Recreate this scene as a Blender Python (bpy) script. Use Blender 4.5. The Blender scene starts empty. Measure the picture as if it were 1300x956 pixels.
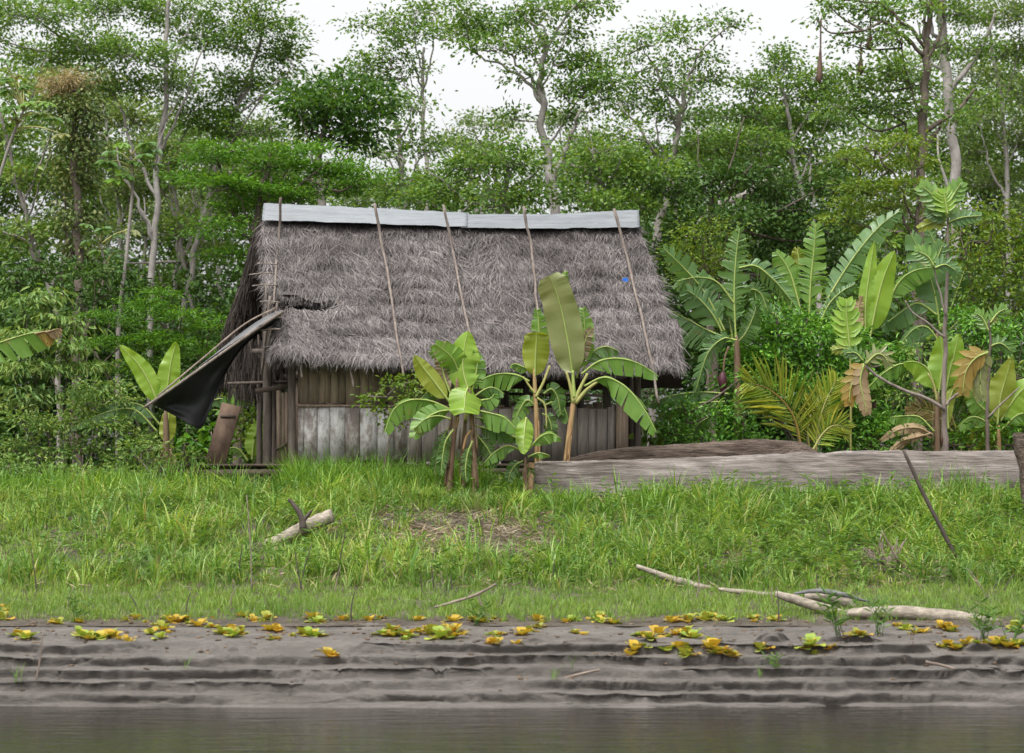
import bpy, math, random
import numpy as np
from mathutils import Vector

# ------------------------------------------------------------------ camera, sky, sun, exposure
S = bpy.context.scene
COL = S.collection
ZC, HY, FP = 2.2, 650.0, 2800.0          # eye height over the river, horizon row and focal length of the 1300 px photo
cam = bpy.data.cameras.new('camera')
cam.sensor_width = 36.0
cam.lens = 36.0 * FP / 1300.0
cam.shift_y = (HY - 478.0) / 1300.0
cam.clip_start, cam.clip_end = 0.5, 2000
cam.dof.use_dof = True
cam.dof.focus_distance = 40.5
cam.dof.aperture_fstop = 1.8
co = bpy.data.objects.new('camera', cam)
COL.objects.link(co)
co.location = (0, 0, ZC)
co.rotation_euler = (math.pi / 2, 0, 0)
S.camera = co

W = bpy.data.worlds.new('World')
S.world = W
W.use_nodes = True
nt = W.node_tree
nt.nodes.clear()
SUN_EL, SUN_ROT = math.radians(62), math.radians(205)
sky = nt.nodes.new('ShaderNodeTexSky')
sky.sky_type = 'NISHITA'
sky.sun_disc = False
sky.sun_elevation = SUN_EL
sky.sun_rotation = SUN_ROT
sky.air_density, sky.dust_density, sky.ozone_density = 1.0, 6.0, 1.0
hs = nt.nodes.new('ShaderNodeHueSaturation')
hs.inputs['Saturation'].default_value = 0.06
bg = nt.nodes.new('ShaderNodeBackground')
bg.inputs['Strength'].default_value = 0.15
wo = nt.nodes.new('ShaderNodeOutputWorld')
nt.links.new(sky.outputs[0], hs.inputs['Color'])
nt.links.new(hs.outputs[0], bg.inputs['Color'])
nt.links.new(bg.outputs[0], wo.inputs['Surface'])

sl = bpy.data.lights.new('sun', 'SUN')
sl.energy = 0.8
sl.angle = math.radians(25)
sl.color = (1.0, 0.97, 0.92)
so = bpy.data.objects.new('sun', sl)
COL.objects.link(so)
# direction to the sun for this elevation / rotation of the sky texture
sd = Vector((math.sin(SUN_ROT) * math.cos(SUN_EL), math.cos(SUN_ROT) * math.cos(SUN_EL), math.sin(SUN_EL)))
so.rotation_euler = (-sd).to_track_quat('-Z', 'Y').to_euler()
so.location = (0, 10, 40)

S.view_settings.view_transform = 'Standard'
S.view_settings.look = 'None'
S.view_settings.exposure = 1.1
S.view_settings.gamma = 1.0
S.view_settings.use_curve_mapping = False
S.cycles.max_bounces = 6
S.cycles.diffuse_bounces = 3
S.cycles.glossy_bounces = 2
S.cycles.transmission_bounces = 3
S.cycles.transparent_max_bounces = 4

# ------------------------------------------------------------------ helpers
rng = np.random.RandomState(7)


def P(px, py, Y):
    return np.array([(px - 650.0) / FP * Y, Y, ZC + (HY - py) / FP * Y])


def px2m(n, Y):
    return n / FP * Y


def norm(v):
    v = np.asarray(v, float)
    l = np.linalg.norm(v, axis=-1, keepdims=True)
    return v / np.maximum(l, 1e-9)


_H = np.random.RandomState(3).rand(256, 256)


def vnoise(x, y):
    x, y = np.asarray(x, float), np.asarray(y, float)
    xi, yi = np.floor(x).astype(int), np.floor(y).astype(int)
    fx, fy = x - xi, y - yi
    fx, fy = fx * fx * (3 - 2 * fx), fy * fy * (3 - 2 * fy)
    a, b = _H[xi % 256, yi % 256], _H[(xi + 1) % 256, yi % 256]
    c, d = _H[xi % 256, (yi + 1) % 256], _H[(xi + 1) % 256, (yi + 1) % 256]
    return (a * (1 - fx) + b * fx) * (1 - fy) + (c * (1 - fx) + d * fx) * fy


def fbm(x, y, o=4):
    s, a, t = 0.0, 1.0, 0.0
    for i in range(o):
        s = s + a * (vnoise(np.asarray(x) * 2 ** i + 17 * i, np.asarray(y) * 2 ** i + 31 * i) - 0.5)
        t += a
        a *= 0.5
    return s / t * 2


ORG = {}


class MB:
    """collects geometry in world space; build() links it as one mesh object"""
    def __init__(s):
        s.v, s.f, s.n = [], [], 0

    def add(s, v, f):
        v = np.asarray(v, float).reshape(-1, 3)
        s.v.append(v)
        s.f.append(np.asarray(f, int) + s.n)
        s.n += len(v)

    def grid(s, g):
        g = np.asarray(g, float)
        a, b = g.shape[:2]
        i, j = np.meshgrid(np.arange(a - 1), np.arange(b - 1), indexing='ij')
        k = (i * b + j).ravel()
        s.add(g.reshape(-1, 3), np.stack([k, k + 1, k + b + 1, k + b], 1))

    def tube(s, pts, rad, sides=7, wob=0.0):
        pts = np.asarray(pts, float)
        n = len(pts)
        rad = np.broadcast_to(np.asarray(rad, float), (n,)) if np.ndim(rad) == 0 or len(np.atleast_1d(rad)) == n else np.linspace(rad[0], rad[-1], n)
        t = norm(np.gradient(pts, axis=0))
        ref = np.where(np.abs(t[:, 2:3]) > 0.9, np.array([[1.0, 0, 0]]), np.array([[0, 0, 1.0]]))
        ref = np.array([ref[0]] * n) if n else ref
        a = norm(np.cross(t, ref))
        b = np.cross(t, a)
        th = np.linspace(0, 2 * np.pi, sides, endpoint=False)
        rr = rad[:, None] * (1 + wob * rng.uniform(-1, 1, (n, sides)))
        v = pts[:, None] + rr[..., None] * (a[:, None] * np.cos(th)[None, :, None] + b[:, None] * np.sin(th)[None, :, None])
        i, j = np.meshgrid(np.arange(n - 1), np.arange(sides), indexing='ij')
        k0 = (i * sides + j).ravel()
        k1 = (i * sides + (j + 1) % sides).ravel()
        base = s.n
        s.add(v.reshape(-1, 3), np.stack([k0, k1, k1 + sides, k0 + sides], 1))
        s.f.append(np.array([list(range(base, base + sides))[::-1]]))
        s.f.append(np.array([list(range(base + (n - 1) * sides, base + n * sides))]))

    def box(s, c, d, rz=0.0, taper=0.0, jit=0.0, axes=None):
        c, h = np.asarray(c, float), np.asarray(d, float) / 2
        q = np.array([[x, y, z] for z in (-1, 1) for y in (-1, 1) for x in (-1, 1)], float)
        v = q * h
        if jit:
            v = v + rng.uniform(-jit, jit, v.shape)
        if axes is not None:
            v = v @ np.asarray(axes, float)
        elif rz:
            cr, sr = math.cos(rz), math.sin(rz)
            v = np.stack([v[:, 0] * cr - v[:, 1] * sr, v[:, 0] * sr + v[:, 1] * cr, v[:, 2]], 1)
        s.add(v + c, [[0, 2, 3, 1], [4, 5, 7, 6], [0, 1, 5, 4], [2, 6, 7, 3], [0, 4, 6, 2], [1, 3, 7, 5]])

    def beam(s, a, b, w, d, jit=0.0):
        """box from a to b, w across (screen plane), d deep"""
        a, b = np.asarray(a, float), np.asarray(b, float)
        t = norm(b - a)
        side = norm(np.cross(t, [0, 1.0, 0]))
        up = np.cross(side, t)
        s.box((a + b) / 2, (np.linalg.norm(b - a), w, d), axes=[t, side, up], jit=jit)

    def leaves(s, pos, axis, nrm, L, Wd, fold=0.25, six=False):
        pos, axis = np.asarray(pos, float), norm(axis)
        n = len(pos)
        if n == 0:
            return
        side = norm(np.cross(axis, nrm))
        up = np.cross(side, axis)
        L = np.broadcast_to(np.asarray(L, float), (n,))[:, None]
        Wd = np.broadcast_to(np.asarray(Wd, float), (n,))[:, None]
        if six:
            bend = -0.10 * L * up
            v = np.stack([pos,
                          pos + axis * L * .28 + side * Wd * .42 + up * Wd * fold,
                          pos + axis * L * .66 + side * Wd * .38 + up * Wd * fold + bend * .5,
                          pos + axis * L + bend * 1.6,
                          pos + axis * L * .66 - side * Wd * .38 + up * Wd * fold + bend * .5,
                          pos + axis * L * .28 - side * Wd * .42 + up * Wd * fold], 1)
            k = np.arange(n)[:, None] * 6
            f = np.concatenate([k + [0, 1, 2, 3], k + [0, 3, 4, 5]])
        else:
            v = np.stack([pos,
                          pos + axis * L * .45 + side * Wd * .5 + up * Wd * fold,
                          pos + axis * L,
                          pos + axis * L * .45 - side * Wd * .5 + up * Wd * fold], 1)
            k = np.arange(n)[:, None] * 4
            f = np.concatenate([k + [0, 1, 2], k + [0, 2, 3]])
        s.add(v.reshape(-1, 3), f)

    def build(s, name, m, parent=None, origin=None, smooth=False):
        v = np.concatenate(s.v)
        if parent is not None:
            o0 = ORG[parent.name]
        elif origin is not None:
            o0 = np.asarray(origin, float)
        else:
            o0 = np.zeros(3)
        v = v - o0
        me = bpy.data.meshes.new(name)
        me.vertices.add(len(v))
        me.vertices.foreach_set('co', v.astype(np.float32).ravel())
        lv = np.concatenate([f.ravel() for f in s.f])
        lt = np.concatenate([np.full(len(f), f.shape[1]) for f in s.f])
        ls = np.concatenate([[0], np.cumsum(lt)[:-1]])
        me.loops.add(len(lv))
        me.loops.foreach_set('vertex_index', lv.astype(np.int32))
        me.polygons.add(len(lt))
        me.polygons.foreach_set('loop_start', ls.astype(np.int32))
        me.polygons.foreach_set('loop_total', lt.astype(np.int32))
        if smooth:
            me.polygons.foreach_set('use_smooth', np.ones(len(lt), bool))
        me.update(calc_edges=True)
        me.materials.append(m)
        o = bpy.data.objects.new(name, me)
        COL.objects.link(o)
        if parent is not None:
            o.parent = parent
        else:
            o.location = o0
        ORG[o.name] = o0
        return o


def tag(o, label=None, cat=None, group=None, kind=None):
    for k, val in (('label', label), ('category', cat), ('group', group), ('kind', kind)):
        if val:
            o[k] = val
    return o


def thing(name, loc, label, cat, group=None):
    o = bpy.data.objects.new(name, None)
    o.empty_display_size = 0.2
    COL.objects.link(o)
    o.location = tuple(float(c) for c in loc)
    ORG[o.name] = np.asarray(loc, float)
    return tag(o, label, cat, group)


def catmull(p, n):
    p = np.asarray(p, float)
    if len(p) == 2:
        return p[0] + (p[1] - p[0]) * np.linspace(0, 1, n)[:, None]
    q = np.concatenate([[2 * p[0] - p[1]], p, [2 * p[-1] - p[-2]]])
    out = []
    for u in np.linspace(0, len(p) - 1 - 1e-6, n):
        i = int(u)
        t = u - i
        a, b, c, d = q[i:i + 4]
        out.append(0.5 * (2 * b + (c - a) * t + (2 * a - 5 * b + 4 * c - d) * t * t + (3 * b - a - 3 * c + d) * t ** 3))
    return np.array(out)


# ------------------------------------------------------------------ materials
def new_mat(name):
    m = bpy.data.materials.new(name)
    m.use_nodes = True
    n = m.node_tree
    b = n.nodes['Principled BSDF']
    return m, n, b


def ramp(n, cols):
    r = n.nodes.new('ShaderNodeValToRGB')
    el = r.color_ramp.elements
    while len(el) < len(cols):
        el.new(0.5)
    for i, (p, c) in enumerate(cols):
        el[i].position = p
        el[i].color = (*c, 1)
    return r


def noise_tex(n, scale, detail=4, stretch=None, rough=0.6):
    tc = n.nodes.new('ShaderNodeTexCoord')
    t = n.nodes.new('ShaderNodeTexNoise')
    t.inputs['Scale'].default_value = scale
    t.inputs['Detail'].default_value = detail
    t.inputs['Roughness'].default_value = rough
    if stretch:
        mp = n.nodes.new('ShaderNodeMapping')
        mp.inputs['Scale'].default_value = stretch
        n.links.new(tc.outputs['Object'], mp.inputs['Vector'])
        n.links.new(mp.outputs[0], t.inputs['Vector'])
    else:
        n.links.new(tc.outputs['Object'], t.inputs['Vector'])
    return t


def mixcol(n, a, b, fac, mode='MIX'):
    x = n.nodes.new('ShaderNodeMix')
    x.data_type = 'RGBA'
    x.blend_type = mode
    if isinstance(fac, (int, float)):
        x.inputs[0].default_value = fac
    else:
        n.links.new(fac, x.inputs[0])
    n.links.new(a, x.inputs[6])
    n.links.new(b, x.inputs[7])
    return x.outputs[2]


LG = (1.38, 1.34, 1.6)  # leaf colour gain: greens painted paler and greyer in place of haze


def leaf_mat(name, cols, trans=0.45, rough=0.45, spec=0.3, patch=0.5, pscale=0.7, tint=(1.25, 1.15, 0.5)):
    """colour differs from leaf to leaf (random per island) and a little from clump to clump"""
    m, n, b = new_mat(name)
    if name in ('mid green leaves', 'grey green leaves', 'shrub leaves', 'glossy bush leaves', 'vine leaves'):
        cols = [tuple(q * k for q, k in zip(c, LG)) for c in cols]
    g = n.nodes.new('ShaderNodeNewGeometry')
    r = ramp(n, [(i / (len(cols) - 1), c) for i, c in enumerate(cols)])
    n.links.new(g.outputs['Random Per Island'], r.inputs[0])
    t = noise_tex(n, pscale, 3)
    r2 = ramp(n, [(0.33, (0.55, 0.66, 0.7)), (0.67, (1.3, 1.2, 1.0))])
    n.links.new(t.outputs['Fac'], r2.inputs[0])
    c = mixcol(n, r.outputs[0], r2.outputs[0], patch, 'MULTIPLY')
    n.links.new(c, b.inputs['Base Color'])
    b.inputs['Roughness'].default_value = rough
    b.inputs['Specular IOR Level'].default_value = spec
    if trans:
        tr = n.nodes.new('ShaderNodeBsdfTranslucent')
        tn = n.nodes.new('ShaderNodeRGB')
        tn.outputs[0].default_value = (*tint, 1)
        c2 = mixcol(n, c, tn.outputs[0], 1.0, 'MULTIPLY')
        n.links.new(c2, tr.inputs['Color'])
        mx = n.nodes.new('ShaderNodeMixShader')
        mx.inputs[0].default_value = trans
        n.links.new(b.outputs[0], mx.inputs[1])
        n.links.new(tr.outputs[0], mx.inputs[2])
        n.links.new(mx.outputs[0], n.nodes['Material Output'].inputs['Surface'])
    return m


def rough_mat(name, cols, scale, stretch=None, rough=0.85, bump=0.4, detail=6, spec=0.25, island=0.0, bdist=0.02, fine=None):
    m, n, b = new_mat(name)
    t = noise_tex(n, scale, detail, stretch, 0.65)
    k = len(cols)
    r = ramp(n, [(0.28 + 0.44 * i / max(1, k - 1), c) for i, c in enumerate(cols)])
    n.links.new(t.outputs['Fac'], r.inputs[0])
    c = r.outputs[0]
    if island:
        g = n.nodes.new('ShaderNodeNewGeometry')
        lo, hi = 1 - island, 1 + island
        r2 = ramp(n, [(0, (lo, lo, lo)), (1, (hi, hi, hi))])
        n.links.new(g.outputs['Random Per Island'], r2.inputs[0])
        c = mixcol(n, c, r2.outputs[0], 1.0, 'MULTIPLY')
    hsrc = t.outputs['Fac']
    if fine:
        t2 = noise_tex(n, fine[0], 5, fine[1], 0.7)
        r3 = ramp(n, [(0.3, (fine[2],) * 3), (0.7, (2 - fine[2],) * 3)])
        n.links.new(t2.outputs['Fac'], r3.inputs[0])
        c = mixcol(n, c, r3.outputs[0], 1.0, 'MULTIPLY')
        hsrc = t2.outputs['Fac']
    n.links.new(c, b.inputs['Base Color'])
    b.inputs['Roughness'].default_value = rough
    b.inputs['Specular IOR Level'].default_value = spec
    if bump:
        bp = n.nodes.new('ShaderNodeBump')
        bp.inputs['Strength'].default_value = bump
        bp.inputs['Distance'].default_value = bdist
        n.links.new(hsrc, bp.inputs['Height'])
        n.links.new(bp.outputs[0], b.inputs['Normal'])
    return m


M = {}
M['leaf_mid'] = leaf_mat('mid green leaves', [(0.044, 0.097, 0.015), (0.073, 0.153, 0.025), (0.109, 0.203, 0.036), (0.153, 0.234, 0.045)])
M['leaf_gray'] = leaf_mat('grey green leaves', [(0.054, 0.102, 0.024), (0.088, 0.153, 0.036), (0.122, 0.189, 0.054), (0.190, 0.240, 0.065)])
M['leaf_dark'] = leaf_mat('dark green leaves', [(0.024, 0.063, 0.011), (0.039, 0.098, 0.016), (0.063, 0.133, 0.023), (0.092, 0.168, 0.030)], trans=.25)
M['leaf_bright'] = leaf_mat('bright green leaves', [(0.044, 0.128, 0.011), (0.069, 0.189, 0.015), (0.107, 0.250, 0.022), (0.151, 0.284, 0.028)], trans=.4)
M['leaf_lime'] = leaf_mat('yellow green leaves', [(0.071, 0.142, 0.016), (0.112, 0.202, 0.023), (0.163, 0.251, 0.031), (0.214, 0.273, 0.036)], trans=.4)
M['leaf_shrub'] = leaf_mat('shrub leaves', [(0.061, 0.130, 0.023), (0.097, 0.182, 0.032), (0.139, 0.228, 0.048), (0.194, 0.247, 0.058)], trans=.35)
M['leaf_gloss'] = leaf_mat('glossy bush leaves', [(0.042, 0.121, 0.015), (0.063, 0.173, 0.018), (0.098, 0.234, 0.025), (0.148, 0.302, 0.035)], trans=.3, rough=.3)
M['leaf_round'] = leaf_mat('round tree leaves', [(.030, .085, .014), (.048, .120, .020), (.075, .165, .028), (.11, .20, .036)])
M['leaf_tan'] = leaf_mat('pale dry twigs and seed heads', [(.22, .17, .09), (.33, .26, .14), (.42, .35, .2)], trans=.3)
M['vine'] = leaf_mat('vine leaves', [(0.038, 0.068, 0.015), (0.063, 0.108, 0.022), (0.101, 0.142, 0.033), (0.151, 0.162, 0.055)], trans=.25)
M['grass'] = leaf_mat('grass blades', [(.07, .165, .028), (.125, .25, .042), (.19, .34, .062), (.255, .40, .09), (.34, .45, .13), (.37, .33, .17)], trans=.4, rough=.4, patch=.9, pscale=.8)
M['grass_dark'] = leaf_mat('tall grass blades', [(.07, .165, .022), (.11, .235, .03), (.165, .31, .045), (.22, .36, .06)], trans=.4, rough=.4)
M['grass_short'] = leaf_mat('short grass blades', [(.11, .21, .035), (.155, .28, .045), (.21, .33, .065), (.28, .34, .11)], trans=.4, rough=.5)
M['weed'] = leaf_mat('weed leaves', [(.06, .14, .028), (.095, .195, .04), (.135, .25, .055), (.18, .28, .065)], trans=.4)
M['straw'] = leaf_mat('dry straw', [(.16, .12, .08), (.26, .20, .13), (.36, .29, .2), (.12, .09, .06)], trans=.1, rough=.8, spec=.2)


def banana_mat(name, c0, c1, trans, rough=0.36, edge=None):
    m, n, b = new_mat(name)
    t = noise_tex(n, 2.2, 4)
    r = ramp(n, [(0.3, c0), (0.7, c1)])
    n.links.new(t.outputs['Fac'], r.inputs[0])
    c = r.outputs[0]
    if edge:
        t2 = noise_tex(n, 3.1, 5)
        r2 = ramp(n, [(0.62, (0, 0, 0)), (0.70, (1, 1, 1))])
        n.links.new(t2.outputs['Fac'], r2.inputs[0])
        e = n.nodes.new('ShaderNodeRGB')
        e.outputs[0].default_value = (*edge, 1)
        c = mixcol(n, c, e.outputs[0], r2.outputs[0])
    n.links.new(c, b.inputs['Base Color'])
    b.inputs['Roughness'].default_value = rough
    tr = n.nodes.new('ShaderNodeBsdfTranslucent')
    e2 = n.nodes.new('ShaderNodeRGB')
    e2.outputs[0].default_value = (1.35, 1.25, .45, 1)
    n.links.new(mixcol(n, c, e2.outputs[0], 1.0, 'MULTIPLY'), tr.inputs['Color'])
    mx = n.nodes.new('ShaderNodeMixShader')
    mx.inputs[0].default_value = trans
    n.links.new(b.outputs[0], mx.inputs[1])
    n.links.new(tr.outputs[0], mx.inputs[2])
    n.links.new(mx.outputs[0], n.nodes['Material Output'].inputs['Surface'])
    return m


M['ban_bright'] = banana_mat('young banana leaf', (.19, .34, .035), (.28, .42, .05), .45)
M['ban_green'] = banana_mat('green banana leaf', (.105, .22, .035), (.17, .30, .055), .42, edge=(.24, .24, .07))
M['ban_dark'] = banana_mat('old banana leaf', (.065, .145, .028), (.105, .20, .042), .36, edge=(.10, .13, .04))
M['ban_blue'] = banana_mat('blue green banana leaf', (.085, .18, .060), (.135, .24, .085), .38, edge=(.15, .17, .06))
M['ban_yellow'] = banana_mat('yellowing banana leaf', (.24, .30, .04), (.30, .34, .055), .45)
M['ban_olive'] = banana_mat('olive banana leaf underside', (.17, .20, .07), (.23, .24, .10), .3)
M['ban_brown'] = banana_mat('brown banana leaf underside', (.16, .12, .07), (.22, .17, .09), .25)
M['ban_dry'] = banana_mat('dry banana leaf', (.22, .15, .08), (.36, .27, .15), .25, rough=.8)
M['ban_orange'] = banana_mat('dying orange leaf', (.30, .17, .03), (.25, .21, .05), .35, rough=.6)
M['rib'] = rough_mat('pale leaf rib', [(.20, .27, .06), (.30, .35, .11)], 3, rough=.5, bump=0)
M['petiole'] = rough_mat('leaf stalk', [(.22, .24, .07), (.34, .30, .11)], 4, rough=.5, bump=.1)
M['stem_tan'] = rough_mat('tan banana stem', [(.17, .10, .05), (.29, .18, .085), (.27, .22, .10)], 3, (6, 6, 1), rough=.6, bump=.2)
M['stem_brown'] = rough_mat('sheathed banana stem', [(.05, .036, .028), (.12, .066, .042), (.14, .105, .06), (.085, .07, .05)], 3.5, (5, 5, .8), rough=.7, bump=.4)
M['flower'] = rough_mat('banana flower', [(.045, .014, .022), (.075, .022, .03)], 9, rough=.5)

M['thatch'] = rough_mat('weathered palm thatch', [(.075, .064, .060), (.138, .122, .117), (.19, .171, .165)], 1.1, rough=.8, bump=0, island=.66, spec=.25)
M['thatch_shaded'] = rough_mat('thatch with painted shade', [(.034, .027, .023), (.07, .057, .048)], 1.2, rough=.9, bump=0, island=.5)  # darker copy of the thatch, shade inside the roof put into its colour
M['thatch_bed'] = rough_mat('thatch bedding', [(.05, .043, .040), (.09, .078, .074)], 7, (1, 4, 4), bump=.6)
M['tin'] = rough_mat('galvanised roofing sheet', [(.105, .117, .125), (.14, .152, .162), (.18, .19, .20)], 1.6, (.5, 3, 3), rough=.5, bump=0, spec=.3, fine=(5, (.2, 3, 3), .82))
M['tin_bright'] = rough_mat('newer roofing sheet', [(.13, .142, .152), (.19, .203, .215)], 1.6, (.5, 3, 3), rough=.5, bump=0, spec=.3, fine=(5, (.2, 3, 3), .88))
M['pole'] = rough_mat('weathered pole', [(.085, .066, .056), (.165, .135, .115), (.23, .20, .172)], 4, (3, 3, .7), bump=.4)
M['post'] = rough_mat('dark post', [(.045, .036, .03), (.085, .068, .056), (.13, .11, .095)], 3, (5, 5, .8), bump=.5)
M['plank_brown'] = rough_mat('brown wall planks', [(.125, .092, .068), (.20, .15, .112), (.26, .205, .155)], 2.0, (9, 9, .7), bump=.35, island=.35, fine=(9, (9, 9, .5), .75))
M['plank_grey'] = rough_mat('grey wall planks', [(.13, .11, .097), (.205, .178, .158), (.265, .235, .21)], 2.0, (9, 9, .7), bump=.35, island=.22, fine=(9, (9, 9, .5), .78))
M['deck'] = rough_mat('dark deck timber', [(.045, .033, .026), (.085, .064, .05)], 2.5, (1, 6, 6), bump=.4, island=.3)
M['rust_board'] = rough_mat('stained brown board', [(.055, .036, .026), (.10, .066, .046), (.15, .10, .068)], 2.5, (3, 3, 1), bump=.3)


def whitewash():
    m, n, b = new_mat('flaking whitewashed planks')
    t = noise_tex(n, 5.5, 9, (1.6, 1.6, .8), .74)
    g = n.nodes.new('ShaderNodeNewGeometry')
    ad = n.nodes.new('ShaderNodeMath')
    ad.operation = 'MULTIPLY_ADD'
    n.links.new(g.outputs['Random Per Island'], ad.inputs[0])
    ad.inputs[1].default_value = .26
    n.links.new(t.outputs['Fac'], ad.inputs[2])
    r = ramp(n, [(.52, (.145, .12, .105)), (.62, (.23, .205, .185)), (.72, (.38, .365, .35)), (.87, (.47, .46, .45))])
    n.links.new(ad.outputs[0], r.inputs[0])
    t2 = noise_tex(n, 9, 5, (9, 9, .5))
    r3 = ramp(n, [(.3, (.75,) * 3), (.7, (1.15,) * 3)])
    n.links.new(t2.outputs['Fac'], r3.inputs[0])
    n.links.new(mixcol(n, r.outputs[0], r3.outputs[0], 1.0, 'MULTIPLY'), b.inputs['Base Color'])
    b.inputs['Roughness'].default_value = .85
    bp = n.nodes.new('ShaderNodeBump')
    bp.inputs['Strength'].default_value = .3
    bp.inputs['Distance'].default_value = .01
    n.links.new(t.outputs['Fac'], bp.inputs['Height'])
    n.links.new(bp.outputs[0], b.inputs['Normal'])
    return m


M['whitewash'] = whitewash()
M['tarp_black'] = rough_mat('black tarpaulin', [(.010, .010, .011), (.022, .022, .024)], 3, rough=.55, bump=.25, spec=.3)
M['tarp_sheen'] = rough_mat('tarpaulin with painted sheen', [(.08, .08, .083), (.15, .15, .154)], 4, rough=.4, bump=.4, spec=.5)  # grey stands for the sheen on the black plastic, painted into the colour
M['bark_pale'] = rough_mat('pale bark', [(.12, .105, .09), (.20, .18, .16), (.29, .265, .24)], 2.2, (3, 3, 1), bump=.4)
M['bark_white'] = rough_mat('whitish bark', [(.16, .14, .125), (.255, .235, .215), (.36, .34, .315)], 2.0, (2, 2, 1.4), bump=.4)
M['bark_dark'] = rough_mat('dark bark', [(.05, .04, .032), (.10, .08, .062), (.16, .13, .105)], 2.5, (3, 3, 1), bump=.5)
M['log'] = rough_mat('hewn weathered log', [(.075, .062, .053), (.15, .127, .112), (.21, .183, .166), (.265, .238, .22)], 1.6, (.55, 5, 5), bump=.8, bdist=.03, detail=8, fine=(2.6, (.6, 12, 12), .5))
M['log_bark'] = rough_mat('split rotten log', [(.05, .035, .027), (.11, .082, .064), (.18, .14, .112)], 2.4, (.8, 5, 5), bump=1.0, bdist=.08, detail=8, fine=(3.5, (1, 8, 8), .40))
M['log_end'] = rough_mat('orange timber end', [(.24, .14, .075), (.38, .25, .15)], 4, (4, 4, 1), bump=.4)
M['drift'] = rough_mat('bleached driftwood', [(.16, .135, .105), (.25, .215, .17), (.33, .29, .24)], 2.2, (4, 4, 4), bump=.5, fine=(5, (2, 6, 6), .55))
M['drift_grey'] = rough_mat('grey wet driftwood', [(.06, .06, .06), (.11, .11, .11), (.17, .17, .165)], 2.5, (1, 5, 5), bump=.5)
M['stick'] = rough_mat('dead stick', [(.10, .075, .06), (.19, .15, .12), (.27, .22, .18)], 5, bump=.3)
M['stick_dark'] = rough_mat('dark stick', [(.045, .036, .03), (.09, .072, .06)], 5, bump=.3)
M['nest'] = rough_mat('woven fibre nest', [(.05, .032, .024), (.10, .064, .045), (.16, .11, .078)], 14, (1, 1, .4), bump=1.0, bdist=.03)
M['blue'] = rough_mat('blue plastic', [(.03, .14, .60), (.05, .2, .75)], 5, rough=.4, bump=0)
M['lettuce'] = leaf_mat('water lettuce leaves', [(.17, .24, .04), (.26, .31, .05), (.38, .33, .05), (.46, .29, .04), (.20, .15, .07), (.25, .31, .06)], trans=.3, rough=.6, patch=.2)
M['lettuce_yellow'] = leaf_mat('yellow water lettuce leaves', [(.42, .33, .05), (.50, .34, .04), (.50, .27, .03), (.33, .34, .07), (.22, .16, .07)], trans=.3, rough=.6, patch=.2)
M['lettuce_green'] = leaf_mat('green water lettuce leaves', [(.20, .30, .05), (.27, .36, .06), (.36, .38, .06), (.46, .36, .05)], trans=.3, rough=.6, patch=.2)
M['dead_leaf'] = leaf_mat('dead brown leaves', [(.08, .055, .04), (.15, .10, .07), (.20, .15, .1)], trans=.1, rough=.8)


def mud_mat():
    m, n, b = new_mat('grey river mud')
    t = noise_tex(n, 1.3, 8, (.7, 1.8, 5), .72)
    r = ramp(n, [(.3, (.075, .066, .057)), (.5, (.132, .117, .103)), (.72, (.19, .172, .155))])
    n.links.new(t.outputs['Fac'], r.inputs[0])
    t2 = noise_tex(n, 14, 6, (1, 1, 4), .75)
    r2 = ramp(n, [(.3, (.72,) * 3), (.7, (1.2,) * 3)])
    n.links.new(t2.outputs['Fac'], r2.inputs[0])
    n.links.new(mixcol(n, r.outputs[0], r2.outputs[0], 1.0, 'MULTIPLY'), b.inputs['Base Color'])
    b.inputs['Roughness'].default_value = .62
    b.inputs['Specular IOR Level'].default_value = .35
    bp = n.nodes.new('ShaderNodeBump')
    bp.inputs['Strength'].default_value = 1.0
    bp.inputs['Distance'].default_value = .05
    n.links.new(t2.outputs['Fac'], bp.inputs['Height'])
    n.links.new(bp.outputs[0], b.inputs['Normal'])
    return m


M['mud'] = mud_mat()
M['soil'] = rough_mat('soil with litter', [(.04, .033, .024), (.075, .062, .047), (.115, .096, .076)], 2.5, bump=.7, bdist=.05, detail=8, fine=(14, None, .65))


def water_mat():
    m, n, b = new_mat('dark river water')
    b.inputs['Base Color'].default_value = (.018, .015, .011, 1)
    b.inputs['Roughness'].default_value = .06
    b.inputs['IOR'].default_value = 1.33
    t = noise_tex(n, 2.2, 3, (.6, 2.2, 1))
    bp = n.nodes.new('ShaderNodeBump')
    bp.inputs['Strength'].default_value = .35
    bp.inputs['Distance'].default_value = .05
    n.links.new(t.outputs['Fac'], bp.inputs['Height'])
    n.links.new(bp.outputs[0], b.inputs['Normal'])
    return m


M['water'] = water_mat()

# ------------------------------------------------------------------ the setting: river, mud bank, ground
PROF_Y = [28.3, 29.2, 32, 34.5, 36.5, 37.6, 38.6, 39.6, 44, 60, 120, 400]
PROF_Z = [.735, .82, 1.114, 1.584, 2.07, 2.334, 2.47, 2.54, 2.58, 2.6, 2.6, 2.6]


def gz(x, y):
    z = np.interp(y, PROF_Y, PROF_Z)
    amp = np.interp(y, [28, 30, 34, 38, 60], [.01, .03, .10, .06, .06])
    return z + amp * fbm(np.asarray(x) * .55 + 5, np.asarray(y) * .55, 4)


def xs_nonuni(lim, step, far):
    a = np.arange(-lim, lim + step, step)
    b = lim * np.exp(np.linspace(.05, math.log(far / lim), 26))
    return np.concatenate([-b[::-1], a, b])


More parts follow.
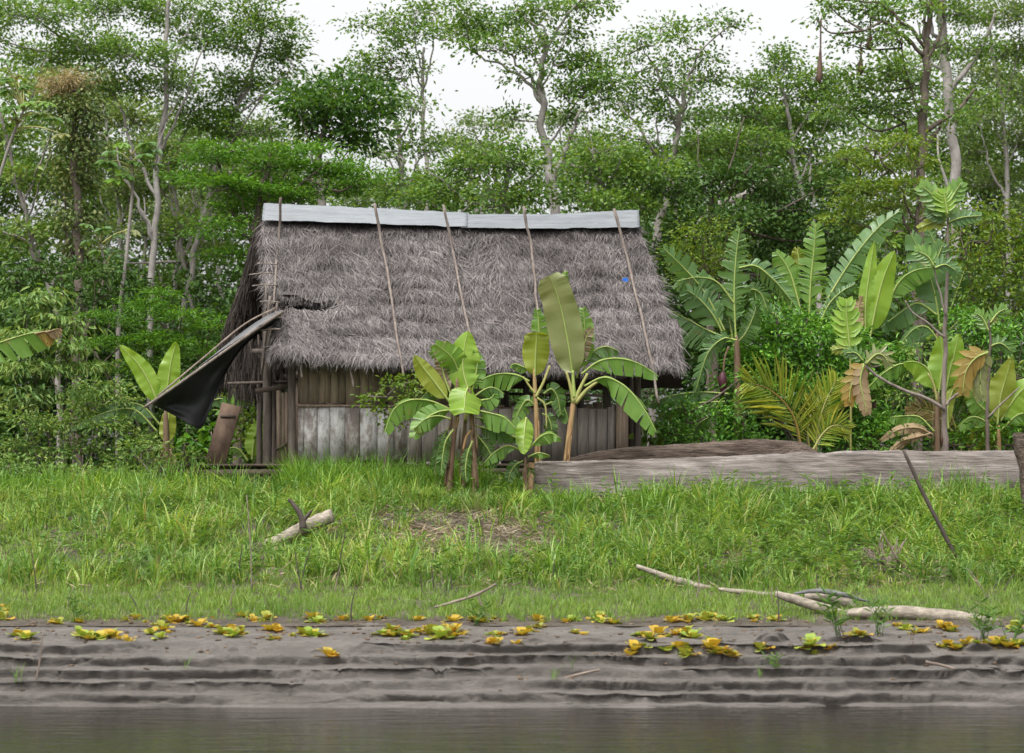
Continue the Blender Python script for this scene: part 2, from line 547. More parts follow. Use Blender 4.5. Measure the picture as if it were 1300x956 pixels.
xs = xs_nonuni(10, .1, 420)
ys = np.concatenate([np.arange(28.3, 40.5, .09), np.linspace(40.7, 60, 60), np.linspace(62, 400, 40)])
X, Y_ = np.meshgrid(xs, ys, indexing='ij')
mb = MB()
mb.grid(np.stack([X, Y_, gz(X, Y_)], -1))
tag(mb.build('ground', M['soil'], smooth=True), kind='structure')

# mud bank: low ledges the falling river cut into the flat
MUD_Y = [12, 23.2, 24.62, 24.95, 25.3, 25.7, 26.1, 26.5, 26.9, 27.4, 28.0, 28.6, 29.2]
MUD_Z = [-2.2, -.45, -.09, .03, .20, .345, .48, .60, .64, .667, .707, .75, .70]


def mud_z(x, y, shift=False):
    h = np.interp(y, MUD_Y, MUD_Z) + .11 * fbm(x * .35 + 70, y * .4, 4) * np.clip(1 - np.abs(y - 24.8) / .6, 0, 1)
    step = .125
    t = h / step + 2.2 * fbm(x * .30 + 3, y * .75, 5) + .6 * fbm(x * 1.9, y * 2.6 + 8, 4)
    fl = np.floor(t)
    fr = t - fl
    hard = .72 + .22 * vnoise(x * .45 + fl * 5.3, fl * 2.1 + y * .1)          # how sharp each ledge breaks off
    q = np.where(fr < hard, fr / hard * .16, .16 + (fr - hard) / (1 - hard) * .84)
    zt = (fl + q) * step
    w = np.clip((y - 24.85) / .25, 0, 1) * np.clip((26.75 - y) / .3, 0, 1)
    crack = np.clip(1 - np.abs(fbm(x * 1.3 + 60, y * .5 + 4, 4)) / .018, 0, 1) * np.clip(fbm(x * .7, y * 1.9 + 30, 2) * 4, 0, 1)
    z = h * (1 - w) + zt * w - .06 * crack * w + .030 * fbm(x * 3.3, y * 7, 5) + .02 * fbm(x * 1.1 + 9, y * 1.6, 3)
    if not shift:
        return z
    rs_ = np.clip((fr - hard) / (1 - hard), 0, 1)
    dy = np.where(fr >= hard, .045 - .105 * rs_, np.where(fr < .35, -.06 * (1 - fr / .35), .045 * np.clip((fr - .5) / (hard - .5), 0, 1)))
    dy = dy * np.clip(2.2 * vnoise(x * .7 + fl * 3.1, fl * 1.7) - .45, .03, 1.1) + .04 * fbm(x * 6, y * 3 + fl * 4, 3)
    return z, dy * w


xs = xs_nonuni(8.0, .03, 420)
ys = np.concatenate([[12, 20, 23.2, 24.2], np.arange(24.6, 26.9, .012), np.arange(26.95, 29.25, .06)])
X, Y_ = np.meshgrid(xs, ys, indexing='ij')
mb = MB()
Zm, dYm = mud_z(X, Y_, True)
mb.grid(np.stack([X, Y_ + dYm, Zm], -1))
tag(mb.build('mud_bank', M['mud'], smooth=True), kind='structure')


def mz(x, y):
    """height of whatever ground there is at x, y"""
    if y > 28.4:
        return float(gz(x, y))
    return float(mud_z(x, y))


mb = MB()
mb.grid(np.array([[[x, y, 0.0] for y in (-300, 10, 26.0)] for x in (-420, 0, 420)]))
tag(mb.build('river_water', M['water']), kind='structure')


def ground_at(px, row):
    """the ground point the photo shows at this pixel"""
    best = None
    for y in np.arange(24.6, 40.5, .05):
        x = (px - 650) / FP * y
        r = HY - (mz(x, y) - ZC) / y * FP
        if r <= row:
            return np.array([x, y, mz(x, y)])
    return np.array([x, y, mz(x, y)])


# ------------------------------------------------------------------ grass (stuff)
def blades(mb, base, h, w, lean, bend, n_seg=3):
    """base (N,3), lean direction (N,2) unit, bend = how far the tip goes sideways relative to h"""
    n = len(base)
    t = np.linspace(0, 1, n_seg + 1)
    d = np.concatenate([lean, np.zeros((n, 1))], 1)
    ang = rng.uniform(0, np.pi, n)
    side = np.stack([np.cos(ang), np.sin(ang), np.zeros(n)], 1)
    side = norm(side - d * np.sum(side * d, 1, keepdims=True) * .8)
    V = []
    for i, tt in enumerate(t):
        c = base + d * (bend * h * tt ** 1.9)[:, None] + np.array([0, 0, 1.0]) * (h * (tt - .36 * np.clip(bend, 0, 1.3) * tt ** 2.4))[:, None]
        ww = w * (1 - tt ** 1.6) * .5 + .0006 if i else w * .35
        V += [c - side * np.reshape(ww, (-1, 1)), c + side * np.reshape(ww, (-1, 1))]
    V = np.stack(V, 1)
    k = np.arange(n)[:, None] * (2 * (n_seg + 1))
    f = np.concatenate([k + [2 * i, 2 * i + 1, 2 * i + 3, 2 * i + 2] for i in range(n_seg)])
    mb.add(V.reshape(-1, 3), f)


def pix(x, y, z):
    return 650 + x / y * FP, HY - (z - ZC) / y * FP


def bare(x, y):
    """0..1 where the bank shows bare soil and dead litter"""
    z = gz(x, y)
    px, py = pix(x, y, z)
    a = np.exp(-(((px - 555) / 80) ** 2 + ((py - 682) / 30) ** 2))
    b = np.exp(-(((px - 645) / 60) ** 2 + ((py - 688) / 32) ** 2)) * .95
    c = np.exp(-(((px - 1125) / 50) ** 2 + ((py - 725) / 18) ** 2)) * .85
    d = np.exp(-(((px - 900) / 50) ** 2 + ((py - 722) / 12) ** 2)) * .5
    e = np.exp(-(((px - 480) / 60) ** 2 + ((py - 722) / 10) ** 2)) * .5
    return np.clip(a + b + c + d + e, 0, 1)


def scatter(n, y0, y1, margin=1.0, dens=None):
    y = rng.uniform(y0, y1, n)
    x = rng.uniform(-1, 1, n) * (y * .2322 + margin)
    k = rng.rand(n) > bare(x, y) * .96
    if dens is not None:
        k &= rng.rand(n) < dens(x, y)
    x, y = x[k], y[k]
    return np.stack([x, y, gz(x, y)], 1)


def tufts(mb, cents, per, h0, h1, w0, w1, spread, bend=(.15, .9)):
    n = len(cents)
    cnt = rng.randint(per[0], per[1], n)
    hh = rng.uniform(h0, h1, n) * (1 + .45 * fbm(cents[:, 0] * .8, cents[:, 1] * .8 + 9, 3))
    idx = np.repeat(np.arange(n), cnt)
    m = len(idx)
    a = rng.uniform(0, 2 * np.pi, m)
    lean = np.stack([np.cos(a), np.sin(a)], 1)
    base = cents[idx].copy()
    base[:, :2] += lean * rng.uniform(0, spread, m)[:, None]
    base[:, 2] = gz(base[:, 0], base[:, 1]) - .015
    blades(mb, base, hh[idx] * rng.uniform(.5, 1.1, m), rng.uniform(w0, w1, m), lean, rng.uniform(*bend, m))


def not_under_log(x, y):
    return ~((x > .25) & (y > 38.1) & (y < 40.2))


mb = MB()
tufts(mb, scatter(2900, 31.6, 39.4, dens=lambda x, y: not_under_log(x, y) * np.clip((y - 31) / 1.5, .15, 1)), (8, 16), .24, .50, .013, .028, .13, (.15, 1.1))
c = scatter(1250, 32.2, 39.0, dens=lambda x, y: not_under_log(x, y) * (fbm(x * .8 + 3, y * .8, 3) > .06))
c = c[~((c[:, 0] > .2) & (c[:, 1] > 37.2))]
tufts(mb, c, (8, 16), .42, .85, .020, .040, .12, (.2, 1.2))
# crest line along the top of the bank
yy = rng.uniform(37.0, 38.1, 420)
xx = np.concatenate([rng.uniform(-10, .2, 300), rng.uniform(.2, 10, 120)])
tufts(mb, np.stack([xx, yy, gz(xx, yy)], 1), (8, 14), .34, .60, .015, .028, .14, (.1, 1.0))
tag(mb.build('grass', M['grass']), kind='stuff')

mb = MB()
xx = np.concatenate([rng.uniform(-4.2, -.35, 520), rng.uniform(-9.5, -4.2, 260)])
yy = np.concatenate([rng.uniform(38.3, 40.3, 520), rng.uniform(38.2, 39.8, 260)])
kk = ~((xx > -6.6) & (xx < -4.05) & (yy > 38.6))
xx, yy = xx[kk], yy[kk]
tufts(mb, np.stack([xx, yy, gz(xx, yy)], 1), (9, 15), .45, .85, .015, .030, .13, (.1, .9))
xx = np.concatenate([rng.uniform(.2, 10, 130), rng.uniform(-2.1, .3, 60)])
yy = np.concatenate([rng.uniform(36.9, 37.9, 130), rng.uniform(37.9, 39.4, 60)])
tufts(mb, np.stack([xx, yy, gz(xx, yy)], 1), (8, 14), .40, .75, .015, .028, .12, (.1, .9))
xx = np.concatenate([rng.uniform(.3, 10, 75), rng.uniform(-4.0, -.6, 90)])
yy = np.concatenate([rng.uniform(36.6, 38.0, 75), rng.uniform(38.0, 39.8, 90)])
kk = fbm(xx * 1.1 + 2, yy * .4, 3) > -.12
xx, yy = xx[kk], yy[kk]
tufts(mb, np.stack([xx, yy, gz(xx, yy)], 1), (9, 16), .55, 1.0, .018, .036, .12, (.15, 1.0))
tag(mb.build('tall_grass', M['grass_dark']), kind='stuff')

mb = MB()
c = scatter(11000, 28.6, 33.4, dens=lambda x, y: np.clip(.2 + .95 * (y - 28.8) / .7 + .5 * fbm(x * .9, y * .9 + 4, 3), 0, 1))
tufts(mb, c, (5, 10), .07, .20, .006, .012, .08, (.1, .7))
tag(mb.build('short_grass', M['grass_short']), kind='stuff')

# broad leaved weeds among the grass
mb = MB()
c = np.concatenate([scatter(2300, 32.0, 38.2, dens=lambda x, y: np.where(x > 2.0, 1., .4) * not_under_log(x, y))])
for p in c:
    h = rng.uniform(.18, .5)
    lean = rng.uniform(-.15, .15, 2)
    k = rng.randint(6, 13)
    t = np.linspace(.25, 1, k)
    pos = p + np.stack([lean[0] * t, lean[1] * t, h * t], 1)
    a = np.arange(k) * 2.4 + rng.uniform(0, 6)
    ax = np.stack([np.cos(a), np.sin(a), rng.uniform(-.1, .7, k)], 1)
    mb.leaves(pos, ax, np.tile([0, 0, 1.0], (k, 1)) + rng.uniform(-.3, .3, (k, 3)), rng.uniform(.09, .19, k), rng.uniform(.028, .06, k), .15, True)
tag(mb.build('low_weeds', M['weed']), kind='stuff')

# dead stalks and litter on the bare patches
mb = MB()
n = 5200
y = rng.uniform(31.5, 38.6, n * 12)
x = rng.uniform(-1, 1, n * 12) * (y * .2322 + .4)
k = rng.rand(n * 12) < bare(x, y) * .6 + .05
x, y = x[k][:n], y[k][:n]
a = rng.uniform(0, 2 * np.pi, len(x))
ax = np.stack([np.cos(a), np.sin(a) * .6, rng.uniform(-.15, .55, len(x))], 1)
mb.leaves(np.stack([x, y, gz(x, y) + rng.uniform(0, .07, len(x))], 1), ax, rng.normal(size=(len(x), 3)), rng.uniform(.08, .34, len(x)), rng.uniform(.008, .028, len(x)), .1)
tag(mb.build('dry_litter', M['straw']), kind='stuff')
# pebbles and crumbs of debris on the mud flat
mb = MB()
for i in range(620):
    yq = 25.2 + 3.6 * rng.rand() ** .6
    xq = rng.uniform(-1, 1) * yq * .25
    r = rng.uniform(.004, .02)
    mb.box((xq, yq, mz(xq, yq) + r * .4), (r * 3 * rng.uniform(.6, 1.5), r * 2, r), rz=rng.uniform(0, 3), jit=r * .4)
tag(mb.build('mud_debris', M['dead_leaf']), kind='stuff')

# ------------------------------------------------------------------ the thatched hut
HYW = 40.6                                  # front wall
hut_o = P(590, 588, HYW)
hut = thing('thatched_hut', (hut_o[0], HYW, gz(hut_o[0], HYW)), 'old plank hut on stilts under a sagging grey palm thatch roof with metal ridge', 'hut')

Y_E, Y_R, Y_B = 40.05, 42.75, 45.4


def ridge_row(px):
    return np.interp(px, [325, 476, 590, 700, 812, 870], [279, 283, 288, 289, 285, 284])


def roof_pt(px, v, lift=0.0, rear=False):
    """point of the thatch surface; px is the screen column at ridge height measure, v = 0 eave .. 1 ridge"""
    ye = Y_B if rear else Y_E
    y = ye + (Y_R - ye) * v
    eave = np.interp(px, [285, 345, 430, 600, 720, 870], [447, 449, 456, 463, 466, 462])
    z0 = ZC + (HY - eave) / FP * Y_E
    z1 = ZC + (HY - ridge_row(px)) / FP * Y_R
    z = z0 + (z1 - z0) * v - .10 * np.sin(np.pi * v)
    x = (px - 650) / FP * y
    s = -1.0 if not rear else 1.0
    nrm_ = np.array([0, s * .755, .655])
    return np.stack([x, y, z], -1) + np.asarray(lift)[..., None] * nrm_


def courses(px, v):
    """thatch is laid in courses whose lower edges stand proud"""
    w = v * 8.3 + .9 * fbm(px * .011, v * 1.5, 3) + .25 * fbm(px * .05, v * 3 + 7, 2)
    s = w - np.floor(w)
    amp = .5 + .5 * vnoise(px * .02 + 3, np.floor(w) * 3.7)
    return .085 * (1 - s) * amp * np.clip(vnoise(px * .03 + 9, v * 4) * 2 - .2, .1, 1.3) + .08 * fbm(px * .022, v * 5, 4)


def front_left(v):
    row = 455 - v * 175
    return np.interp(row, [280, 300, 380, 388, 398, 404, 455], [334, 331, 340, 343, 352, 354, 345])


def front_right(v):
    row = 463 - v * 178
    return np.interp(row, [285, 300, 330, 360, 385, 400, 404, 430, 463], [809, 813, 827, 836, 842, 843, 860, 861, 863])


def in_hole(px, v):
    row = 455 - v * 172
    a = (px > 338) & (px < 431) & (row > 381 - 3 * np.sin(px * .09)) & (row < 395.5 - np.clip(px - 395, 0, 99) * .12)
    return a


nu, nv = 260, 90
us, vs = np.linspace(0, 1, nu), np.linspace(0, 1, nv)
mb = MB()
for layer in (0.0, -.14):
    Gd = np.zeros((nu, nv, 3))
    PX = np.zeros((nu, nv))
    for j, v in enumerate(vs):
        l, r = front_left(v), front_right(v)
        px = l + (r - l) * us
        PX[:, j] = px
        Gd[:, j] = roof_pt(px, np.full(nu, v), courses(px, np.full(nu, v)) * (1 if layer == 0 else .2) + layer)
    VV = np.tile(vs, (nu, 1))
    i, j = np.meshgrid(np.arange(nu - 1), np.arange(nv - 1), indexing='ij')
    k = (i * nv + j).ravel()
    keep = ~in_hole(PX[:-1, :-1].ravel(), VV[:-1, :-1].ravel())
    mb.add(Gd.reshape(-1, 3), np.stack([k, k + nv, k + nv + 1, k + 1], 1)[keep])
mb.build('thatch_bed', M['thatch_bed'], hut)


def straw_strips(mb, base, axis, nrm_, L, Wd, curl):
    """thin folded leaf strips with two segments"""
    n = len(base)
    axis = norm(axis)
    side = norm(np.cross(axis, nrm_))
    up = np.cross(side, axis)
    L, Wd, curl = L[:, None], Wd[:, None], curl[:, None]
    mid = base + axis * L * .5 + up * curl * L * .35
    tip = base + axis * L
    V = np.stack([base - side * Wd * .5, base + side * Wd * .5, mid - side * Wd * .45, mid + side * Wd * .45, tip - side * Wd * .1, tip + side * Wd * .1], 1)
    k = np.arange(n)[:, None] * 6
    mb.add(V.reshape(-1, 3), np.concatenate([k + [0, 1, 3, 2], k + [2, 3, 5, 4]]))


mb = MB()
N = 74000
v = rng.rand(N) ** .95
w = np.floor(v * 8.3) / 8.3
v = np.where(rng.rand(N) < .35, w + rng.rand(N) * .035 + .015, v)
px = front_left(v) + (front_right(v) - front_left(v)) * rng.rand(N)
k = ~(in_hole(px, v - .01) | in_hole(px, v - .035) | (in_hole(px, v - .07) & (rng.rand(N) < .8)) | (in_hole(px, v - .10) & (rng.rand(N) < .5)))
v, px = np.clip(v[k], 0, 1), px[k]
N = len(v)
b = roof_pt(px, v, courses(px, v) + rng.uniform(-.01, .035, N))
down = norm(np.array([0, Y_E - Y_R, -3.15]))
flow = .5 * fbm(px * .018, v * 5 + 20, 3)
ang = rng.normal(.12, .40, N) + flow
ax = down * np.cos(ang)[:, None] + np.array([1, 0, 0]) * np.sin(ang)[:, None] + np.array([0, -.755, .655]) * rng.uniform(-.06, .22, N)[:, None]
straw_strips(mb, b, ax, np.array([0, -.755, .655]) + rng.normal(0, .5, (N, 3)), rng.uniform(.15, .42, N), rng.uniform(.006, .014, N), rng.uniform(-.1, .25, N))
# ragged eave fringe
N = 5200
px = 347 + 522 * rng.rand(N)
v = rng.uniform(0, .05, N)
b = roof_pt(px, v, rng.uniform(-.13, .05, N))
ax = np.stack([rng.normal(0, .28, N), rng.uniform(-.45, .15, N), np.full(N, -1.0)], 1)
cl = .75 + .5 * vnoise(px * .06, px * 0 + 5)
straw_strips(mb, b, ax, np.array([0, -1, .2]) + rng.normal(0, .5, (N, 3)), rng.uniform(.05, .24, N) * cl, rng.uniform(.006, .015, N), rng.uniform(-.1, .3, N))
# fringe over the torn slot, strands on the two verges
N = 900
px = 345 + 85 * rng.rand(N)
vv = (455 - 381) / 172.0
b = roof_pt(px, np.full(N, vv) + rng.uniform(0, .04, N), rng.uniform(-.1, .05, N))
ax = np.stack([rng.normal(0, .25, N), rng.uniform(-.6, .0, N), np.full(N, -1.0)], 1)
straw_strips(mb, b, ax, np.array([0, -1, .2]) + rng.normal(0, .5, (N, 3)), rng.uniform(.03, .12, N), rng.uniform(.006, .014, N), rng.uniform(-.1, .3, N))
for sgn in (-1, 1):
    N = 2600
    v = rng.rand(N)
    e = front_left(v) if sgn < 0 else front_right(v)
    b = roof_pt(e - sgn * rng.uniform(0, 5, N), v, rng.uniform(-.16, .04, N))
    ax = np.stack([sgn * rng.uniform(-.1, .5, N), rng.uniform(-.5, .2, N), -rng.uniform(.5, 1, N)], 1)
    straw_strips(mb, b, ax, rng.normal(0, 1, (N, 3)), rng.uniform(.10, .28, N), rng.uniform(.008, .02, N), rng.uniform(-.1, .3, N))
mb.build('thatch', M['thatch'], hut)

# rear slope: reaches further out at both ends, seen from below through the open left bay
def rear_left(v):
    return np.interp(v, [0, .12, .4, .7, .9, 1], [272, 276, 292, 312, 324, 332])


def rear_right(v):
    return np.interp(v, [0, .4, .8, 1], [866, 852, 826, 812])


mb = MB()
nv2 = 40
for layer in (0.0, -.2):
    Gd = np.zeros((120, nv2, 3))
    for j, v in enumerate(np.linspace(0, 1, nv2)):
        l, r = rear_left(v), rear_right(v)
        px = l + (r - l) * np.linspace(0, 1, 120)
        Gd[:, j] = roof_pt(px, np.full(120, v), layer + .04 * fbm(px * .03, np.full(120, v * 6), 3), rear=True)
    mb.grid(Gd)
N = 9000
v = rng.rand(N)
u = rng.rand(N) ** 2.2
px = rear_left(v) + (rear_right(v) - rear_left(v)) * u * .55
b = roof_pt(px, v, np.full(N, -.22) + rng.uniform(-.04, .25, N) * (u < .02), rear=True)
ax = np.stack([rng.normal(-.05, .16, N), rng.uniform(-.3, .35, N), np.full(N, -1.0)], 1)
straw_strips(mb, b, ax, np.array([0, -1, .2]) + rng.normal(0, .5, (N, 3)), rng.uniform(.2, .55, N), rng.uniform(.012, .03, N), rng.uniform(-.1, .2, N))
N = 2600
v = rng.rand(N)
b = roof_pt(rear_left(v) + rng.uniform(-3, 6, N), v, rng.uniform(-.25, .08, N), rear=True)
ax = np.stack([rng.uniform(-.35, .1, N), rng.uniform(-.2, .5, N), np.full(N, -1.0)], 1)
straw_strips(mb, b, ax, rng.normal(0, 1, (N, 3)), rng.uniform(.2, .6, N), rng.uniform(.012, .03, N), rng.uniform(-.1, .2, N))
mb.build('rear_thatch', M['thatch_shaded'], hut)

# hanging thatch bundles in the open left bay
mb = MB()
N = 1500
cx = rng.choice([300, 312, 322, 336, 350], N)
px = cx + rng.normal(0, 7, N)
row = rng.uniform(425, 500, N)
b = np.stack([(px - 650) / FP * 42.6, 42.6 + rng.uniform(-.6, .9, N), ZC + (HY - row) / FP * 42.6], 1)
ax = np.stack([rng.normal(0, .12, N), rng.normal(0, .15, N), np.full(N, -1.0)], 1)
straw_strips(mb, b, ax, rng.normal(0, 1, (N, 3)), rng.uniform(.2, .5, N), rng.uniform(.012, .028, N), rng.uniform(-.1, .2, N))
mb.build('hanging_thatch', M['thatch_shaded'], hut)

# metal ridge cap: two overlapping corrugated sheets bent over the ridge
def ridge_sheet(px0, px1, mat, lift, drop):
    n = 60
    px = np.linspace(px0, px1, n)
    top = np.interp(px, [335, 476, 590, 700, 812], [259.5, 266, 272, 272, 267])
    bot = np.interp(px, [335, 476, 590, 700, 812], [281, 286, 289.5, 290, 288.5])
    prof_t = np.linspace(-1, 1, 41)
    G = np.zeros((n, 41, 3))
    for j, t in enumerate(prof_t):
        # t<0 front flap, t>0 rear flap; crest at t = 0
        s = abs(t)
        crest_z = ZC + (HY - top) / FP * Y_R
        low_z = ZC + (HY - bot) / FP * (Y_R - .33) - drop
        z = crest_z - (crest_z - low_z) * s ** 1.25 + .016 * math.sin(s * 26) + lift
        y = Y_R + np.sign(t) * (.02 + .33 * s) + 0 * px
        z = z + .018 * fbm(px * .06 + 3, np.full(n, t * 2), 3)
        G[:, j] = np.stack([(px - 650) / FP * Y_R, y, z], 1)
    mb = MB()
    mb.grid(G)
    o = mb.build('ridge_sheet', mat, hut, smooth=True)
    sm = o.modifiers.new('thick', 'SOLIDIFY')
    sm.thickness = .006
    return o


for k_ in ('tin', 'tin_bright'):
    n_ = M[k_].node_tree
    b_ = n_.nodes['Principled BSDF']
    src = b_.inputs['Base Color'].links[0].from_socket
    t_ = noise_tex(n_, 1.7, 7, (1, 4, 4), .75)
    r_ = ramp(n_, [(.60, (0, 0, 0)), (.72, (.8, .8, .8))])
    n_.links.new(t_.outputs['Fac'], r_.inputs[0])
    c_ = n_.nodes.new('ShaderNodeRGB')
    c_.outputs[0].default_value = (.10, .06, .04, 1)
    n_.links.new(mixcol(n_, src, c_.outputs[0], r_.outputs[0]), b_.inputs['Base Color'])
ridge_sheet(335, 594, M['tin_bright'], .012, .0)
ridge_sheet(586, 811, M['tin'], -.012, .0)

# long poles laid over the thatch
def roof_pole(pts, r0, r1):
    out = []
    for (px, row) in pts:
        y = Y_R - .36 if row < 292 else Y_E + (Y_R - Y_E) * max(0, min(1, (462 - row) / 178.0))
        if row > 462:
            y = Y_E - .16 - .02 * (row - 462) / 10
        out.append(P(px, row, y - .19 - (.10 if row < 292 else 0)))
    mb = MB()
    p = catmull(out, 22)
    p[:, 0] += .02 * fbm(np.arange(22) * .35 + pts[0][0], np.zeros(22), 3)
    mb.tube(p, np.linspace(r0, r1, 22) * .8, 7, .14)
    o = mb.build('roof_pole', M['pole'], hut, smooth=True)


roof_pole([(357, 251), (354, 300), (350, 345), (347, 386)], .034, .026)
roof_pole([(475, 258), (487, 320), (500, 400), (513, 478)], .036, .028)
roof_pole([(562, 260), (575, 320), (588, 385), (598, 430), (602, 470)], .033, .026)
roof_pole([(665, 262), (675, 320), (681, 375), (687, 440)], .034, .028)
roof_pole([(780, 265), (797, 330), (813, 395), (825, 450), (836, 512)], .036, .03)
# splintered pole ends under the eave
for (a, b_, r) in [((379, 455), (383, 480), .026), ((441, 458), (449, 492), .024), ((629, 462), (629, 486), .022)]:
    mb = MB()
    mb.tube(catmull([P(a[0], a[1], 40.1), P((a[0] + b_[0]) / 2 + 1, (a[1] + b_[1]) / 2, 40.05), P(b_[0], b_[1], 40.02)], 8), [r, r * .8], 6, .2)
    mb.build('rafter_end', M['pole'], hut)
# battens visible at the torn left corner
for (a, b_, r, m) in [((348, 391), (432, 382), .014, 'pole'), ((341, 449), (395, 447), .02, 'pole'), ((343, 405), (358, 403), .022, 'pole'), ((330, 420), (356, 418), .02, 'pole'),
                      ((320, 363), (352, 362), .014, 'pole'), ((316, 349), (349, 347), .014, 'pole'), ((330, 383), (356, 384), .014, 'pole'), ((327, 335), (352, 336), .013, 'pole')]:
    mb = MB()
    yy = 41.3 if a[1] == 391 else 40.9 if a[1] < 400 else 40.2
    mb.tube(catmull([P(a[0], a[1], yy), P((a[0] + b_[0]) / 2, (a[1] + b_[1]) / 2 - 1, yy), P(b_[0], b_[1], yy)], 8), r, 6, .15)
    mb.build('batten', M[m], hut)
for (a, b_, r, y0, y1) in [((362, 391), (381, 400), .03, 41.6, 41.0), ((368, 386), (372, 396), .026, 41.4, 41.3), ((428, 382), (431, 393), .024, 41.2, 41.2), ((352, 384), (349, 400), .028, 41.2, 41.0)]:
    mb = MB()
    mb.tube([P(*a, y0), P(*b_, y1)], r, 6, .1)
    mb.build('rafter', M['pole'], hut)

# walls
Z_FL = P(0, 588, HYW)[2]


def plank(mb, x0, x1, r0, r1, Y, d=.03):
    a, b = P(x0 + .35, r1, Y), P(x1 - .35, r0, Y)
    mb.box(((a[0] + b[0]) / 2, Y + rng.uniform(-.012, .012), (a[2] + b[2]) / 2), (b[0] - a[0], d, b[2] - a[2]), jit=.004)


def plank_row(xs_, r0, r1, Y, mat, name, jr=2.0):
    mb = MB()
    for a, b in zip(xs_[:-1], xs_[1:]):
        plank(mb, a, b, r0 + rng.uniform(-jr, jr), r1 + rng.uniform(-jr, jr), Y)
    return mb.build(name, mat, hut)


plank_row([378, 392, 406, 420, 430, 439, 457, 468, 480, 494, 509, 522, 540, 552, 570, 588, 604, 622], 440, 513, HYW, M['plank_brown'], 'upper_wall')
plank_row([378, 386, 403, 419, 438, 457, 479, 500, 518], 517, 585, HYW - .03, M['whitewash'], 'whitewashed_wall')
plank_row([518, 535, 556, 574, 596, 612, 633, 650, 668, 688, 700, 719, 733, 747, 757, 771, 781], 518, 586, HYW - .03, M['plank_grey'], 'lower_wall')
plank_row([782, 798], 497, 585, HYW - .07, M['plank_brown'], 'corner_plank', .5)
plank_row([351, 357, 362, 366, 371], 497, 588, HYW + .5, M['plank_brown'], 'side_wall')
mb = MB()
mb.beam(P(378, 515, HYW - .06), P(640, 515.5, HYW - .06), .035, .03, .004)
mb.build('wall_rail', M['plank_brown'], hut)
mb = MB()
mb.beam(P(622, 519, HYW + .05), P(800, 521, HYW + .05), .05, .04, .004)
mb.build('wall_rail', M['plank_brown'], hut)
mb = MB()
mb.beam(P(350, 571, HYW + .44), P(368, 561, HYW + .44), .05, .02)
mb.build('side_brace', M['deck'], hut)
# roof carrying posts and beams
posts = [(371, 440, 592, HYW - .1, .07, 'post'), (339, 398, 592, 41.3, .085, 'post'), (347, 430, 588, 42.4, .06, 'post'), (329, 455, 585, 44.4, .06, 'post'),
         (624, 440, 592, HYW + .06, .07, 'post'), (770, 460, 590, 41.3, .08, 'post'), (737, 470, 590, 44.0, .07, 'post'), (641, 470, 590, 44.2, .08, 'post'),
         (808, 440, 592, 41.2, .07, 'post'), (802, 440, 592, 44.2, .07, 'post'), (668, 470, 590, 44.3, .06, 'post'), (700, 470, 590, 42.3, .05, 'post')]
for (px, r0, r1, Y, r, m) in posts:
    mb = MB()
    a, b_ = P(px, r1, Y), P(px, r0, Y)
    a[2] = gz(a[0], Y) - .1
    n = 9
    p = catmull([a, (a + b_) / 2 + [rng.uniform(-.02, .02), 0, 0], b_], n)
    mb.tube(p, r, 8, .08)
    mb.build('post', M[m], hut, smooth=True)
for (a, b_, ya, yb, w, m) in [((289, 487), (366, 485), 41.5, 41.5, .05, 'post'), ((324, 497), (372, 489), 40.9, 40.9, .09, 'deck'), ((320, 446), (815, 452), 41.0, 41.0, .09, 'post'),
                               ((330, 478), (810, 480), 44.3, 44.3, .09, 'post'), ((630, 500), (805, 503), 44.3, 44.3, .05, 'plank_brown')]:
    mb = MB()
    mb.beam(P(*a, ya), P(*b_, yb), w, .08, .006)
    mb.build('beam', M[m], hut)
# low plank wall at the back of the room
mb = MB()
xb = np.arange(375, 806, 13.0)
for a, b in zip(xb[:-1], xb[1:]):
    plank(mb, a, b, (470 if a < 610 else 512) + rng.uniform(-2, 2), 586, 44.4)
mb.build('back_wall', M['plank_brown'], hut)
# diagonal poles propping the torn corner
for (a, b_, ya, yb, r) in [((343, 376), (332, 476), 40.7, 41.0, .028), ((338, 360), (336, 470), 41.2, 41.3, .022), ((352, 396), (333, 466), 40.6, 41.1, .03)]:
    mb = MB()
    mb.tube(catmull([P(*a, ya), P(*b_, yb)], 10), r, 7, .12)
    mb.build('prop_pole', M['pole'], hut, smooth=True)
# deck and its short stilts
mb = MB()
yb = 40.75
for k_, y in enumerate(np.arange(40.4, 45.2, .2)):
    a, b_ = P(226 if k_ < 12 else 240, 0, y), P(812, 0, y)
    mb.box(((a[0] + b_[0]) / 2 + rng.uniform(-.1, .1), y, Z_FL - .04 + rng.uniform(-.006, .006)), (b_[0] - a[0], .185, .045), jit=.005)
mb.build('deck', M['deck'], hut)
for (x0, x1, r, dz) in [(216, 372, 601, .13), (366, 812, 599, .12)]:
    mb = MB()
    a, b_ = P(x0, r, 40.33), P(x1, r - 1, 40.33)
    mb.beam(a, b_, dz, .12, .01)
    mb.build('deck_beam', M['deck'], hut)
for px in (222, 262, 300, 345, 372, 440, 520, 610, 700, 790):
    for y in (40.85, 44.5):
        a = P(px, 598, y)
        mb = MB()
        mb.tube([[a[0], y, gz(a[0], y) - .15], [a[0] + .01, y, Z_FL - .07]], .065, 8, .08)
        mb.build('stilt', M['post'], hut)

